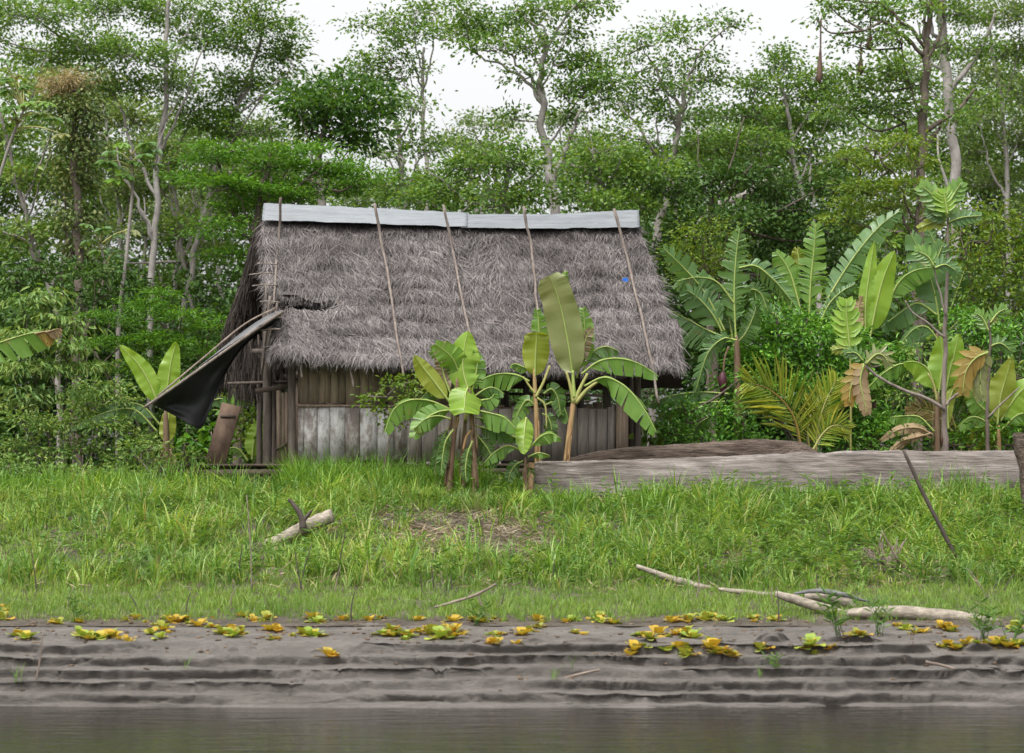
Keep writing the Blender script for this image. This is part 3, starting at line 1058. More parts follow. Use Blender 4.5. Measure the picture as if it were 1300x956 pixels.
# torn tarpaulin hanging from a pole at the left corner
tp = P(345, 400, 40.3)
tarp = thing('tarpaulin', P(275, 455, 39.9), 'black plastic tarpaulin sagging from a pole at the left end of the hut', 'tarpaulin')
top = [(356, 398), (330, 413), (300, 432), (262, 458), (228, 485), (194, 512)]
bot = [(357, 404), (338, 418), (305, 447), (288, 473), (268, 515), (252, 545)]
n, m_ = 26, 14
yt = np.linspace(40.25, 39.3, n)
T = catmull([[a, b, 0] for a, b in top], n)
B = catmull([[a, b, 0] for a, b in bot], n)
B = catmull([[357, 404, 0], [345, 413, 0], [318, 432, 0], [296, 458, 0], [280, 489, 0], [267, 520, 0], [256, 543, 0], [246, 542, 0], [222, 528, 0], [194, 514, 0]], n)
G = np.zeros((n, m_, 3))
for i in range(n):
    for j in range(m_):
        t = j / (m_ - 1)
        q = T[i] * (1 - t) + B[i] * t
        G[i, j] = P(q[0], q[1], yt[i] + .5 * math.sin(math.pi * t * .6) + .03 * math.sin(i * .9 + j * .4) + .12 * float(fbm(i * .25, j * .3, 2)))
mb = MB()
mb.grid(G)
o = mb.build('hanging_sheet', M['tarp_black'], tarp, smooth=True)
o.modifiers.new('thick', 'SOLIDIFY').thickness = .008
U = catmull([[357, 393, 0], [340, 400, 0], [316, 415, 0], [284, 440, 0], [244, 472, 0], [196, 508, 0]], n)
G = np.zeros((n, 6, 3))
for i in range(n):
    for j in range(6):
        t = j / 5
        q = T[i] * (1 - t) + U[i] * t
        G[i, j] = P(q[0], q[1], yt[i] + .02 + .55 * t + .02 * math.sin(i * 1.1 + j))
mb = MB()
mb.grid(G)
o = mb.build('folded_top', M['tarp_sheen'], tarp, smooth=True)
o.modifiers.new('thick', 'SOLIDIFY').thickness = .008
mb = MB()
pp = catmull([P(360, 396, 40.25), P(350, 402, 40.2), P(300, 436, 39.85), P(228, 487, 39.4), P(184, 517, 39.1)], 26)
mb.tube(pp + [0, -.05, 0], np.linspace(.032, .022, 26), 7, .12)
mb.build('tarp_pole', M['pole'], tarp, smooth=True)
mb = MB()
pp = catmull([P(350, 391, 40.5), P(310, 412, 40.3), P(255, 457, 39.9), P(200, 503, 39.6)], 20)
mb.tube(pp, .018, 6, .12)
mb.build('edge_stick', M['stick'], tarp, smooth=True)

# board leaning on the deck
a, b_ = P(273, 589, 40.62), P(294, 514, 40.95)
lb = thing('leaning_board', a, 'wide stained brown board leaning upright on the deck below the tarpaulin', 'board')
mb = MB()
mb.beam(a, b_, px2m(25, 40.7), .035, .006)
mb.build('board', M['rust_board'], lb)
mb = MB()
for f in (.8,):
    c = a + (b_ - a) * f
    mb.beam(c + [-.14, -.032, 0], c + [.14, -.032, .01], .05, .022, .004)
mb.build('cross_cleat', M['deck'], lb)

# scrap of blue plastic caught on the thatch
mb = MB()
c = P(792, 356, 41.0)
g = np.array([[[c[0] + (i - 1) * .035 + rng.uniform(-.012, .012), c[1] - .12 + rng.uniform(-.02, .02), c[2] + (j - 1) * .03 + rng.uniform(-.012, .012)] for j in range(3)] for i in range(4)])
mb.grid(g)
tag(mb.build('plastic_scrap', M['blue'], origin=c), 'small blue plastic scrap caught in the roof thatch', 'scrap')


# ------------------------------------------------------------------ logs, driftwood, sticks
def rough_log(name, mat, label, cat, top_pts, bot_pts, Y, depth, seed, n=90, m=32, parent=None, round_=.16):
    """squared rough trunk: top and bottom outline along its length, depth in y"""
    top_, bot_ = catmull([[a, b, 0] for a, b in top_pts], n), catmull([[a, b, 0] for a, b in bot_pts], n)
    G = np.zeros((n, m + 1, 3))
    for j in range(m + 1):
        th = 2 * math.pi * j / m
        c, s_ = math.cos(th), math.sin(th)
        e = round_
        cx = np.sign(c) * abs(c) ** e
        sz = np.sign(s_) * abs(s_) ** e
        jj = j % m
        for_n = fbm(np.arange(n) * .16 + seed, np.full(n, jj * .9), 5) * .10 + fbm(np.arange(n) * .03 + seed + 50, np.full(n, jj * .3), 2) * .10 + fbm(np.arange(n) * .35 + seed, np.full(n, jj * 2.3), 3) * .04
        zt = ZC + (HY - top_[:, 1]) / FP * Y
        zb = ZC + (HY - bot_[:, 1]) / FP * Y
        mid, h = (zt + zb) / 2, (zt - zb) / 2
        x = (top_[:, 0] * (sz + 1) / 2 + bot_[:, 0] * (1 - sz) / 2 - 650) / FP * Y
        G[:, j] = np.stack([x, Y + depth / 2 + cx * depth / 2 * (1 + for_n), mid + sz * h * (1 + for_n)], 1)
    mb = MB()
    mb.grid(G)
    for e_, fl in ((0, 1), (n - 1, -1)):
        c = G[e_].mean(0)
        for j in range(m):
            tri = [c, G[e_, j], G[e_, j + 1]] if fl > 0 else [c, G[e_, j + 1], G[e_, j]]
            mb.add(tri, [[0, 1, 2]])
    return mb


lg = thing('hewn_log', P(980, 625, 38.7), 'huge grey hewn log lying along the top of the bank right of the hut', 'log')
rough_log('l', M['log'], '', '', [(674, 589), (700, 586), (800, 584), (900, 580), (1000, 576), (1100, 573), (1200, 573), (1330, 574)],
          [(674, 630), (800, 632), (1000, 630), (1200, 628), (1330, 626)], 38.6, .62, 11, n=150).build('trunk', M['log'], lg)
mb = MB()
mb.beam(P(672, 640, 38.45), P(674.5, 587, 38.45), .10, .5, .012)
mb.build('cut_end', M['log_end'], lg, )
lg2 = thing('split_log', P(880, 590, 39.4), 'brown splintered half log lying behind the long grey hewn log', 'log')
rough_log('l', M['log_bark'], '', '', [(716, 583), (760, 573), (800, 568), (850, 565), (900, 562), (960, 559), (1010, 560), (1025, 564), (1040, 574)],
          [(716, 592), (800, 592), (900, 592), (1040, 590)], 39.45, .4, 23, n=110, round_=.6).build('trunk', M['log_bark'], lg2)


def bent(mb, pts, Y, r, n=16, wob=.06, sides=10, dY=0, jig=.12):
    q = [P(a, b, Y + (dY * i / max(1, len(pts) - 1))) for i, (a, b) in enumerate(pts)]
    p = catmull(q, n)
    rr = np.linspace(r[0], r[-1], n) if len(r) == 2 else np.interp(np.linspace(0, 1, n), np.linspace(0, 1, len(r)), r)
    s0 = rng.uniform(0, 99)
    p = p + np.stack([fbm(np.arange(n) * .4 + s0, np.zeros(n), 3), fbm(np.arange(n) * .4 + s0, np.ones(n) * 9, 3), fbm(np.arange(n) * .4 + s0, np.ones(n) * 5, 3)], 1) * (rr * jig * 2)[:, None]
    mb.tube(p, rr, sides, wob)
    return p


def wood_thing(name, mat, label, cat, parts, Y, group=None, dY=0, n=18):
    """parts: list of (part name, points, radii, Y offset)"""
    root = thing(name, P(*parts[0][1][0], Y), label, cat, group)
    for (pn, pts, r, oy, *pm) in parts:
        mb = MB()
        bent(mb, pts, Y + oy, r, n=n, dY=dY)
        mb.build(pn, M[pm[0]] if pm else mat, root, smooth=True)
    return root


def Yrow(px, row):
    return float(ground_at(px, row)[1])


wood_thing('driftwood_log', M['drift'], 'pale driftwood log with a broken snag lying in grass at the left', 'driftwood',
           [('trunk', [(336, 694), (360, 684), (385, 671), (405, 661), (422, 654)], (.09, .10, .115, .12, .11), -.08),
            ('snag', [(385, 672), (382, 655), (372, 640), (366, 634)], (.06, .05, .035, .025), -.3, 'stick_dark'),
            ('snag', [(383, 662), (390, 655), (396, 648)], (.045, .03, .02), -.3, 'stick_dark')], Yrow(380, 690))
wood_thing('driftwood_branch', M['drift'], 'bleached fallen branch half hidden in grass right of the middle of the bank', 'driftwood',
           [('trunk', [(808, 719), (840, 730), (870, 740), (908, 748)], (.03, .05, .055, .04), -.1)], Yrow(850, 745))
wood_thing('driftwood_log', M['drift'], 'long pale driftwood trunk lying along the edge of the mud at the right', 'driftwood',
           [('trunk', [(1074, 779), (1110, 778), (1160, 779), (1215, 784), (1275, 793), (1320, 800)], (.05, .085, .095, .085, .075, .06), .02)], Yrow(1160, 787))
wood_thing('driftwood_branch', M['drift'], 'thick curved pale driftwood piece just left of the grey weathered slab', 'driftwood',
           [('trunk', [(984, 753), (1005, 760), (1030, 768), (1058, 775), (1075, 781)], (.04, .065, .07, .065, .05), -.02)], Yrow(1030, 780))
wood_thing('driftwood_branch', M['drift'], 'short pale driftwood piece arching under the grey weathered slab', 'driftwood',
           [('trunk', [(1022, 758), (1050, 757), (1072, 765), (1085, 776)], (.05, .10, .10, .06), .2)], Yrow(1050, 776))
wood_thing('driftwood_slab', M['drift_grey'], 'dark grey weathered wood slab resting on pale driftwood at the right', 'driftwood',
           [('trunk', [(1008, 754), (1036, 750), (1064, 754), (1104, 764)], (.015, .034, .04, .012), -.02)], Yrow(1050, 776))
wood_thing('driftwood_branch', M['drift'], 'thin pale driftwood limb lying left of the curved pale piece', 'driftwood',
           [('trunk', [(912, 748), (945, 752), (985, 756)], (.025, .04, .04), -.1)], Yrow(950, 757))
wood_thing('dead_branch', M['stick'], 'forked dead branch lying over short grass in the middle of the bank', 'branch',
           [('limb', [(552, 771), (580, 763), (607, 754), (630, 741)], (.014, .02, .022, .012), -.2),
            ('twig', [(607, 754), (611, 768), (616, 776)], (.012, .010, .006), -.2)], Yrow(590, 775))
wood_thing('leaning_pole', M['stick_dark'], 'long dark pole stuck in the grass leaning to the left at the right side', 'pole',
           [('pole', [(1147, 571), (1175, 632), (1205, 690), (1232, 745)], (.024, .032, .034, .034), 0)], 33.2)
wood_thing('cut_stump', M['log_bark'], 'cut brown tree stump standing at the right edge of the picture', 'stump',
           [('trunk', [(1293, 549), (1297, 575), (1303, 600), (1309, 660)], (.10, .105, .11, .13), 0)], 36.4)
r_ = thing('brush_pile', P(1130, 730, 34), 'tangle of dead brown sticks in the grass left of the leaning pole', 'brush pile')
mb = MB()
for i in range(26):
    a = (1130 + rng.normal(0, 11), 722 + rng.uniform(-8, 6))
    b_ = (a[0] + rng.normal(-5, 16), a[1] - rng.uniform(5, 44))
    bent(mb, [a, ((a[0] + b_[0]) / 2 + rng.normal(0, 3), (a[1] + b_[1]) / 2), b_], 33.0 + rng.uniform(-.3, .3), (.018, .007), n=7, sides=5)
mb.build('twigs', M['stick'], r_)

# thin dead stems standing in the grass
stems = [(313, 628, 320, 752), (308, 690, 302, 740), (440, 668, 428, 735), (432, 720, 424, 755), (396, 690, 380, 748), (548, 718, 552, 748), (466, 711, 470, 742), (375, 700, 385, 752),
         (533, 728, 536, 756), (560, 725, 562, 750), (573, 728, 576, 752), (986, 745, 988, 790), (886, 718, 883, 762), (704, 710, 700, 742), (40, 700, 48, 752), (94, 745, 86, 775), (165, 755, 176, 780),
         (1036, 728, 1042, 756), (1228, 722, 1252, 754), (1268, 735, 1256, 752), (1288, 728, 1272, 750), (54, 800, 45, 866), (242, 752, 236, 780), (452, 745, 446, 790), (300, 745, 292, 772), (640, 752, 632, 774), (1200, 695, 1204, 716), (980, 745, 983, 768)]
for i, (x0, r0, x1, r1) in enumerate(stems):
    Y = Yrow(x1, r1)
    mb = MB()
    bent(mb, [(x0, r0), ((x0 + x1) / 2 + rng.normal(0, 2), (r0 + r1) / 2), (x1, r1 + 3)], Y, (.006, .012), n=9, sides=5)
    o = mb.build('dead_weed', M['stick_dark'] if i % 3 else M['stick'], origin=P(x1, r1, Y))
    tag(o, 'thin dead stem standing upright among the grass of the bank', 'dead weed', 'thin dead stems standing in the bank')
for (a, b_, lab) in [((258, 862), (432, 878), None), ((1175, 840), (1235, 856), 'light brown stick lying on the mud ledges at the lower right'),
                     ((838, 817), (868, 824), None), ((715, 862), (762, 850), 'crooked twig lying on the mud ledges at the lower middle')]:
    if not lab:
        continue
    g0 = ground_at((a[0] + b_[0]) / 2, max(a[1], b_[1]) - 2)
    mb = MB()
    bent(mb, [a, ((a[0] + b_[0]) / 2, (a[1] + b_[1]) / 2 - 1), b_], g0[1] - .05, (.022, .012), n=10, sides=6)
    tag(mb.build('fallen_stick', M['stick'], origin=g0), lab, 'stick')

# ------------------------------------------------------------------ trees
def spray_leaves(mb, c, s, n, outc, L, Wd, flat, up, droop, six):
    """a spray of n leaves round c, spread s"""
    q = rng.normal(0, 1, (n, 3)) * [s, s, s * flat]
    pos = c + q
    d = norm(q + (c - outc) * .35 + rng.normal(0, .35 * s, (n, 3)))
    ax = d + np.array([0, 0, -droop]) + rng.normal(0, .35, (n, 3))
    nr = np.array([0, 0, up]) + rng.normal(0, .45, (n, 3))
    mb.leaves(pos, ax, nr, L * rng.uniform(.5, 1.3, n), Wd * rng.uniform(.55, 1.2, n), rng.uniform(.05, .4), six)


def foliage(fol, wood, clumps, Y, L, Wd, cover, rs, flat=.5, up=.55, droop=.3, six=False, depth=.9, twig=.012, limb_from=None, ymix=1.0):
    """clumps: (px, row, rx, ry). Every clump is a set of leaf sprays on twigs"""
    scale = FP / Y
    for cl in clumps:
        px, row, rx, ry = cl[:4]
        c = P(px, row, Y + rng.uniform(-1, 1) * px2m(rx, Y) * ymix)
        R = np.array([px2m(rx, Y), px2m(rx, Y) * depth, px2m(ry, Y)])
        area = math.pi * rx * ry
        leafpx = (L * scale) * (Wd * scale) * .36
        n = int(area * cover * 2.4 / max(leafpx, 1.0))
        ns = max(4, int(R[0] * R[2] * 3.14 / (rs * rs) * 1.15))
        per = max(3, n // ns)
        u = norm(rng.normal(0, 1, (ns, 3))) * (rng.rand(ns, 1) ** .42)
        u[:, 2] = u[:, 2] * .85 + .12
        sc = c + u * R
        if limb_from is not None and wood is not None:
            sk = limb_from
            dd = np.linalg.norm((sk - c) * [1, .6, 1.0], axis=1) + np.where(sk[:, 2] > c[2] - .05, 2.5, 0)
            a = sk[np.argmin(dd)]
            mid = a * .45 + c * .55 + np.array([0, 0, -.10 * np.linalg.norm(c - a)]) + rng.normal(0, .12, 3)
            ln = np.linalg.norm(c - a)
            wood.tube(catmull([a, mid, c + [0, 0, -.1 * R[2]]], 9), np.linspace(min(.07, .018 + .011 * ln), .014, 9), 5, .1)
        for q in sc:
            if wood is not None and twig:
                st = c + (q - c) * rng.uniform(0, .35) + [0, 0, -.25 * R[2]]
                m = (st + q) / 2 + rng.normal(0, .06, 3) + [0, 0, -.04]
                wood.tube(np.array([st, m, q]), [twig, twig * .75, twig * .4], 3)
            spray_leaves(fol, q, rs * rng.uniform(.6, 1.15), max(2, int(per * rng.uniform(.55, 1.4))), c - [0, 0, R[2] * .5], L, Wd, flat, up, droop, six)


def tree(label, Y, trunk, limbs, clumps, leafm, barkm, r0, r1, L=.13, Wd=.08, cover=1.0, rs=.28, name='tree', cat='tree', group=None, extra=3, **kw):
    tp_ = trunk[0]
    x0 = (tp_[0] - 650) / FP * Y
    root = thing(name, (x0, Y, 2.6), label, cat, group)
    wood, fol = MB(), MB()
    pts = [P(a, b, Y) for a, b in trunk]
    if pts[0][2] > 2.65:
        pts.insert(0, np.array([pts[0][0] - (pts[1][0] - pts[0][0]) * .3, Y, 2.4]))
    sk = catmull(pts, 46)
    s0 = rng.uniform(0, 90)
    sk = sk + np.stack([fbm(np.arange(46) * .3 + s0, np.zeros(46), 3), fbm(np.arange(46) * .3 + s0, np.ones(46) * 4, 3), np.zeros(46)], 1) * .12
    wood.tube(sk, np.linspace(r0, r1, 46), 9, .05)
    skel = [sk[14:]]
    for i in range(extra):
        i0 = int(rng.uniform(12, 36))
        d = rng.choice([-1, 1]) * rng.uniform(14, 46)
        h = rng.uniform(50, 120)
        q = [sk[i0], sk[i0] + [px2m(d * .45, Y), rng.uniform(-.5, .5), px2m(h * .4, Y)], sk[i0] + [px2m(d, Y), rng.uniform(-.9, .9), px2m(h, Y)]]
        p = catmull(q, 14)
        p[1:] += np.stack([fbm(np.arange(13) * .5 + s0 + i * 7, np.ones(13) * 3, 3)] * 3, 1) * .12
        rr = (r0 + (r1 - r0) * i0 / 46) * rng.uniform(.35, .6)
        wood.tube(p, np.linspace(rr, rr * .35, 14), 6, .08)
        skel.append(p[5:])
    for lb in limbs:
        q = [P(a, b, Y) for a, b in lb]
        oy = rng.uniform(-1.2, 1.2)
        for i in range(1, len(q)):
            q[i][1] += oy * i / len(q)
        i0 = np.argmin(np.linalg.norm(sk - q[0], axis=1))
        q[0] = sk[i0] if np.linalg.norm(sk[i0] - q[0]) < .9 else q[0]
        rr = (r0 + (r1 - r0) * i0 / 46) * .62
        p = catmull(q, 18)
        p[1:] += np.stack([fbm(np.arange(17) * .4 + s0, np.ones(17) * 2, 3)] * 3, 1) * .1
        wood.tube(p, np.linspace(rr, rr * .4, 18), 7, .08)
        skel.append(p[4:])
    foliage(fol, wood, clumps, Y, L, Wd, cover * 1.3, rs, limb_from=np.concatenate(skel), **kw)
    wood.build('trunk', M[barkm], root, smooth=True)
    fol.build('crown', M[leafm], root)
    return root


# far wood behind everything: reads as one mass of leaves
fol, wood = MB(), MB()
cl = []
for i in range(520):
    px = rng.uniform(-150, 1450)
    lo = np.interp(px, [-150, 100, 300, 400, 600, 800, 1000, 1200, 1450], [60, 75, 150, 230, 225, 190, 140, 70, 40])
    row = lo + (470 - lo) * rng.rand() ** .85
    cl.append((px, row, rng.uniform(24, 60), rng.uniform(14, 30)))
foliage(fol, wood, cl, 78, .19, .115, .75, .45, twig=.02, ymix=2.0)
o = fol.build('far_wood', M['leaf_mid'])
tag(o, 'dense far wood of small leaved trees behind the nearer trees', 'far wood', kind='stuff')
wood.build('far_wood_branches', M['bark_pale'], o)
# darker mass of saplings low between the trunks
fol = MB()
cl = []
for i in range(520):
    px = rng.uniform(-120, 1420)
    lo = np.interp(px, [0, 150, 300, 560, 800, 1000, 1300], [350, 370, 350, 240, 240, 280, 350])
    row = lo + (632 - lo) * rng.rand() ** .75
    cl.append((px, row, rng.uniform(30, 60), rng.uniform(16, 30)))
foliage(fol, None, cl, 66, .24, .12, .75, .5, twig=0, ymix=2.5)
o = fol.build('understory', M['leaf_dark'])
tag(o, 'dark mass of saplings low between the forest trunks', 'undergrowth', kind='stuff')

tree('tall pale trunked tree at far left with crown running out of the picture', 64,
     [(192, 420), (196, 300), (203, 200), (210, 110), (214, 20), (216, -40)], [[(200, 260), (172, 200), (140, 110), (120, 60)], [(205, 190), (235, 130), (262, 60)], [(198, 310), (178, 260), (150, 190)]],
     [(40, 15, 70, 26), (130, 8, 70, 22), (215, 10, 60, 22), (110, 58, 55, 22), (180, 68, 60, 24), (245, 42, 50, 22), (60, 72, 50, 20), (218, 105, 48, 20), (150, 112, 50, 20), (-20, 40, 40, 25)], 'leaf_mid', 'bark_white', .115, .05, extra=6)
tree('spreading pale barked tree whose crown ends against the white sky left of the ridge', 66,
     [(228, 420), (245, 330), (265, 250), (290, 170), (318, 95), (335, 30)], [[(275, 215), (325, 140), (358, 105)], [(252, 300), (300, 240), (350, 190)], [(300, 145), (340, 120), (378, 88)]],
     [(322, 25, 46, 30), (352, 72, 34, 20), (290, 55, 38, 20), (345, 106, 40, 12), (300, 120, 40, 18), (265, 155, 45, 20), (315, 165, 45, 16), (240, 140, 40, 17), (368, 55, 14, 24), (285, 95, 34, 12)], 'leaf_mid', 'bark_pale', .10, .04, extra=6)
tree('leaning tree at the left edge with bare pale lower branches', 58,
     [(72, 420), (48, 330), (26, 250), (4, 165), (-16, 80)], [[(92, 352), (45, 312), (-6, 288)], [(30, 262), (60, 200), (85, 150)], [(60, 370), (84, 290), (60, 220)]],
     [(20, 112, 48, 22), (8, 172, 32, 26), (62, 140, 38, 18), (100, 180, 46, 18), (30, 228, 38, 18), (84, 235, 34, 16), (18, 295, 36, 20), (80, 300, 40, 16)], 'leaf_shrub', 'bark_pale', .085, .035, L=.19, Wd=.1, extra=6)
tree('slim tree with reddish pale trunk standing behind the lobed leaf sapling at the left', 70,
     [(160, 430), (156, 330), (150, 250), (140, 190), (128, 130)], [[(152, 290), (176, 220), (190, 170)]],
     [(170, 150, 50, 24), (120, 150, 40, 20), (190, 190, 42, 20), (140, 195, 40, 18), (230, 190, 36, 16)], 'leaf_gray', 'bark_white', .09, .045, extra=6)
tree('grey leaved tree with twin pale stems behind the left end of the roof', 69,
     [(252, 430), (232, 320), (222, 250), (214, 200)], [[(240, 360), (262, 290), (285, 230)], [(226, 280), (205, 240), (180, 215)]],
     [(200, 228, 42, 18), (250, 200, 42, 18), (152, 240, 40, 20), (222, 286, 38, 15), (275, 250, 36, 14), (170, 290, 40, 16), (120, 330, 40, 16), (270, 320, 30, 14)], 'leaf_gray', 'bark_pale', .09, .04, extra=6)
tree('column of a tree smothered in dark creeper with a pale dry top at the left', 57,
     [(98, 430), (97, 260), (97, 110)], [], [(112, 112, 30, 20), (100, 145, 30, 24), (98, 185, 25, 26), (96, 230, 22, 26), (99, 275, 20, 22), (100, 320, 20, 20)], 'vine', 'bark_dark', .14, .08, L=.14, Wd=.08, cover=1.5, rs=.3, droop=.9)
r_ = thing('dry_creeper', P(78, 112, 56.6), 'pale brown dry creeper top at the left crown of the vine column', 'creeper')
fol, wood = MB(), MB()
foliage(fol, wood, [(80, 104, 22, 10), (66, 118, 10, 14), (98, 100, 14, 6), (70, 110, 12, 12)], 56.6, .12, .025, 1.3, .25, droop=.6)
wood.build('stems', M['stick'], r_)
fol.build('dry_leaves', M['leaf_tan'], r_)
tree('bright green feathery tree directly behind the left end of the roof', 51,
     [(302, 430), (315, 330), (330, 250), (345, 195)], [[(320, 310), (290, 250), (275, 205)], [(325, 280), (375, 240), (420, 205)]],
     [(300, 190, 46, 13), (272, 203, 28, 11), (335, 210, 46, 13), (290, 232, 42, 13), (378, 192, 34, 11), (402, 220, 44, 14), (350, 242, 52, 12), (300, 262, 40, 11), (432, 205, 28, 14), (420, 238, 34, 11), (280, 290, 34, 13), (322, 275, 40, 10), (290, 320, 28, 12), (250, 225, 22, 12), (460, 225, 20, 10), (380, 255, 40, 8)],
     'leaf_bright', 'bark_dark', .11, .04, L=.12, Wd=.045, cover=1.35, rs=.34, flat=.16, droop=.15)
tree('dense round crowned dark green tree above the left half of the ridge', 56,
     [(404, 320), (407, 230), (408, 165), (425, 120)], [[(408, 190), (440, 150), (470, 130)], [(407, 180), (385, 145)]],
     [(430, 112, 44, 18), (395, 118, 34, 18), (468, 128, 30, 18), (380, 138, 26, 14), (424, 142, 50, 18), (462, 158, 34, 16), (440, 178, 36, 10), (400, 160, 30, 10)], 'leaf_round', 'bark_pale', .13, .06, L=.2, Wd=.09, cover=1.7, rs=.32)
tree('slender straight tree with a thin flat crown against the sky left of centre', 63,
     [(543, 320), (540, 210), (538, 115), (539, 60)], [[(538, 118), (520, 75), (505, 42)], [(538, 115), (548, 60), (551, 12)], [(539, 130), (522, 120), (510, 95)], [(538, 100), (526, 55), (532, 20)]],
     [(500, 28, 38, 12), (462, 30, 20, 9), (545, 14, 28, 14), (530, 42, 34, 11), (578, 40, 32, 14), (452, 84, 34, 11), (492, 74, 34, 11), (520, 86, 28, 10), (432, 92, 18, 8), (475, 104, 34, 10), (500, 52, 26, 9)], 'leaf_mid', 'bark_white', .085, .04, cover=.8)
tree('crooked pale tree with twisted bare boughs left of the slender straight one', 60,
     [(520, 330), (513, 240), (510, 195), (505, 160), (494, 132)], [[(508, 180), (522, 150), (520, 125)], [(512, 225), (500, 190), (490, 165)], [(515, 250), (470, 235), (430, 245)]],
     [(500, 128, 28, 11), (530, 134, 26, 12), (478, 190, 36, 14), (545, 192, 36, 15), (560, 226, 36, 14), (500, 236, 40, 14), (452, 252, 38, 12), (525, 165, 26, 9)], 'leaf_mid', 'bark_white', .10, .04, cover=.8)
tree('tallest central tree with a forked pinkish trunk rising behind the middle of the ridge', 56,
     [(705, 330), (702, 240), (696, 205), (689, 178), (687, 130), (689, 85), (690, 50)],
     [[(702, 230), (714, 198), (727, 168), (735, 145)], [(688, 140), (668, 105), (640, 82), (605, 65)], [(690, 75), (705, 42), (728, 12), (750, -5)], [(689, 65), (672, 30), (655, 8)], [(688, 110), (660, 90), (640, 62)], [(690, 60), (688, 30), (680, 8)]],
     [(738, 8, 40, 12), (690, 10, 36, 13), (648, 20, 36, 14), (608, 30, 30, 14), (630, 60, 38, 14), (592, 12, 30, 12), (722, 40, 34, 13), (762, 4, 22, 8), (668, 58, 30, 14), (662, 90, 28, 11), (722, 76, 38, 13), (758, 86, 38, 14), (742, 106, 44, 12), (782, 100, 30, 14), (714, 116, 32, 11), (722, 146, 30, 11), (652, 150, 24, 11), (762, 126, 30, 10), (590, 45, 22, 9), (640, 38, 26, 8)], 'leaf_mid', 'bark_white', .145, .06, cover=.95)
tree('airy fork crowned tree between the central tree and the gap of sky at right', 60,
     [(830, 340), (845, 250), (858, 185), (867, 135), (872, 95)], [[(866, 140), (835, 98), (815, 62)], [(872, 98), (890, 66), (918, 42), (936, 34)], [(850, 220), (815, 170), (790, 140)], [(870, 110), (900, 95), (920, 88)]],
     [(840, 34, 28, 10), (815, 50, 28, 10), (868, 50, 28, 10), (905, 28, 28, 10), (930, 32, 18, 8), (890, 76, 30, 10), (850, 80, 34, 11), (800, 76, 24, 9), (780, 60, 20, 8), (832, 110, 40, 13), (880, 112, 40, 12), (912, 102, 30, 11), (800, 130, 40, 15), (860, 150, 45, 15), (790, 170, 36, 15), (830, 192, 40, 15), (880, 178, 30, 12)], 'leaf_mid', 'bark_pale', .13, .05, cover=.82)
tree('broad rounded tree left of the hanging nests with two bare pale stems below', 62,
     [(1038, 350), (1020, 250), (1009, 205), (1000, 150), (990, 110)], [[(1040, 345), (1030, 250), (1022, 205)], [(1005, 180), (1035, 130), (1045, 100)], [(1008, 200), (965, 150), (950, 125)]],
     [(1000, 84, 40, 11), (1040, 95, 30, 13), (960, 110, 35, 13), (1050, 114, 24, 12), (1000, 120, 45, 15), (950, 145, 40, 15), (1010, 155, 50, 17), (1062, 152, 34, 14), (960, 180, 45, 17), (1020, 190, 45, 16), (900, 140, 36, 13), (910, 185, 45, 17), (1064, 205, 35, 15), (985, 65, 22, 8), (940, 215, 40, 12)], 'leaf_mid', 'bark_white', .1, .05, cover=1.1)
wood_thing('fallen_limb', M['bark_pale'], 'long pale leaning limb slanting up from the right end of the roof', 'limb',
           [('limb', [(862, 318), (880, 296), (905, 266), (940, 250), (968, 232), (988, 222)], (.12, .11, .10, .085, .06), 0)], 59, n=24)
tree('dark barked tall tree at the right that carries the hanging nests', 55,
     [(1166, 420), (1168, 300), (1171, 190), (1174, 125), (1177, 78), (1180, 40), (1182, -20)],
     [[(1177, 80), (1174, 30), (1170, -12)], [(1177, 80), (1194, 42), (1202, -8)], [(1176, 62), (1146, 30), (1110, 10), (1062, 3)], [(1172, 170), (1215, 140), (1240, 110)], [(1171, 190), (1188, 170), (1203, 150)], [(1177, 72), (1125, 35), (1092, 45)]],
     [(1052, 6, 30, 9), (1092, 10, 34, 12), (1132, 15, 34, 13), (1038, 24, 12, 6), (1112, 38, 28, 11), (1078, 56, 22, 8), (1140, 50, 28, 11), (1130, 90, 44, 13), (1092, 108, 38, 13), (1160, 105, 28, 12), (1112, 130, 44, 12), (1072, 136, 34, 11), (1152, 140, 40, 12), (1184, 8, 28, 12), (1205, 62, 30, 12), (1212, 150, 30, 10)], 'leaf_mid', 'bark_dark', .15, .06, cover=.95)
tree('thick whitish straight trunk rising out of the picture top at the right', 66,
     [(1217, 430), (1214, 300), (1212, 200), (1205, 120), (1199, 60), (1195, -20), (1194, -60)], [[(1205, 120), (1240, 70), (1260, 20)]],
     [(1190, -25, 60, 24), (1232, 60, 38, 16), (1242, 122, 34, 14), (1225, 15, 40, 14)], 'leaf_mid', 'bark_white', .17, .13, cover=.9)
tree('far right tree with forked white stems and loose small leaved crown', 72,
     [(1280, 430), (1278, 300), (1277, 190), (1268, 110), (1260, 60), (1256, 10)], [[(1277, 195), (1262, 150), (1258, 105)], [(1272, 140), (1290, 80), (1298, 30)], [(1278, 260), (1255, 210), (1245, 160)]],
     [(1240, 20, 50, 20), (1292, 20, 40, 24), (1270, 70, 40, 17), (1232, 92, 30, 15), (1292, 110, 40, 18), (1252, 150, 40, 17), (1292, 180, 40, 20), (1232, 190, 30, 17), (1258, 230, 44, 20), (1292, 270, 40, 22), (1330, 60, 40, 40), (1340, 160, 40, 40)], 'leaf_gray', 'bark_white', .11, .04, cover=.8)
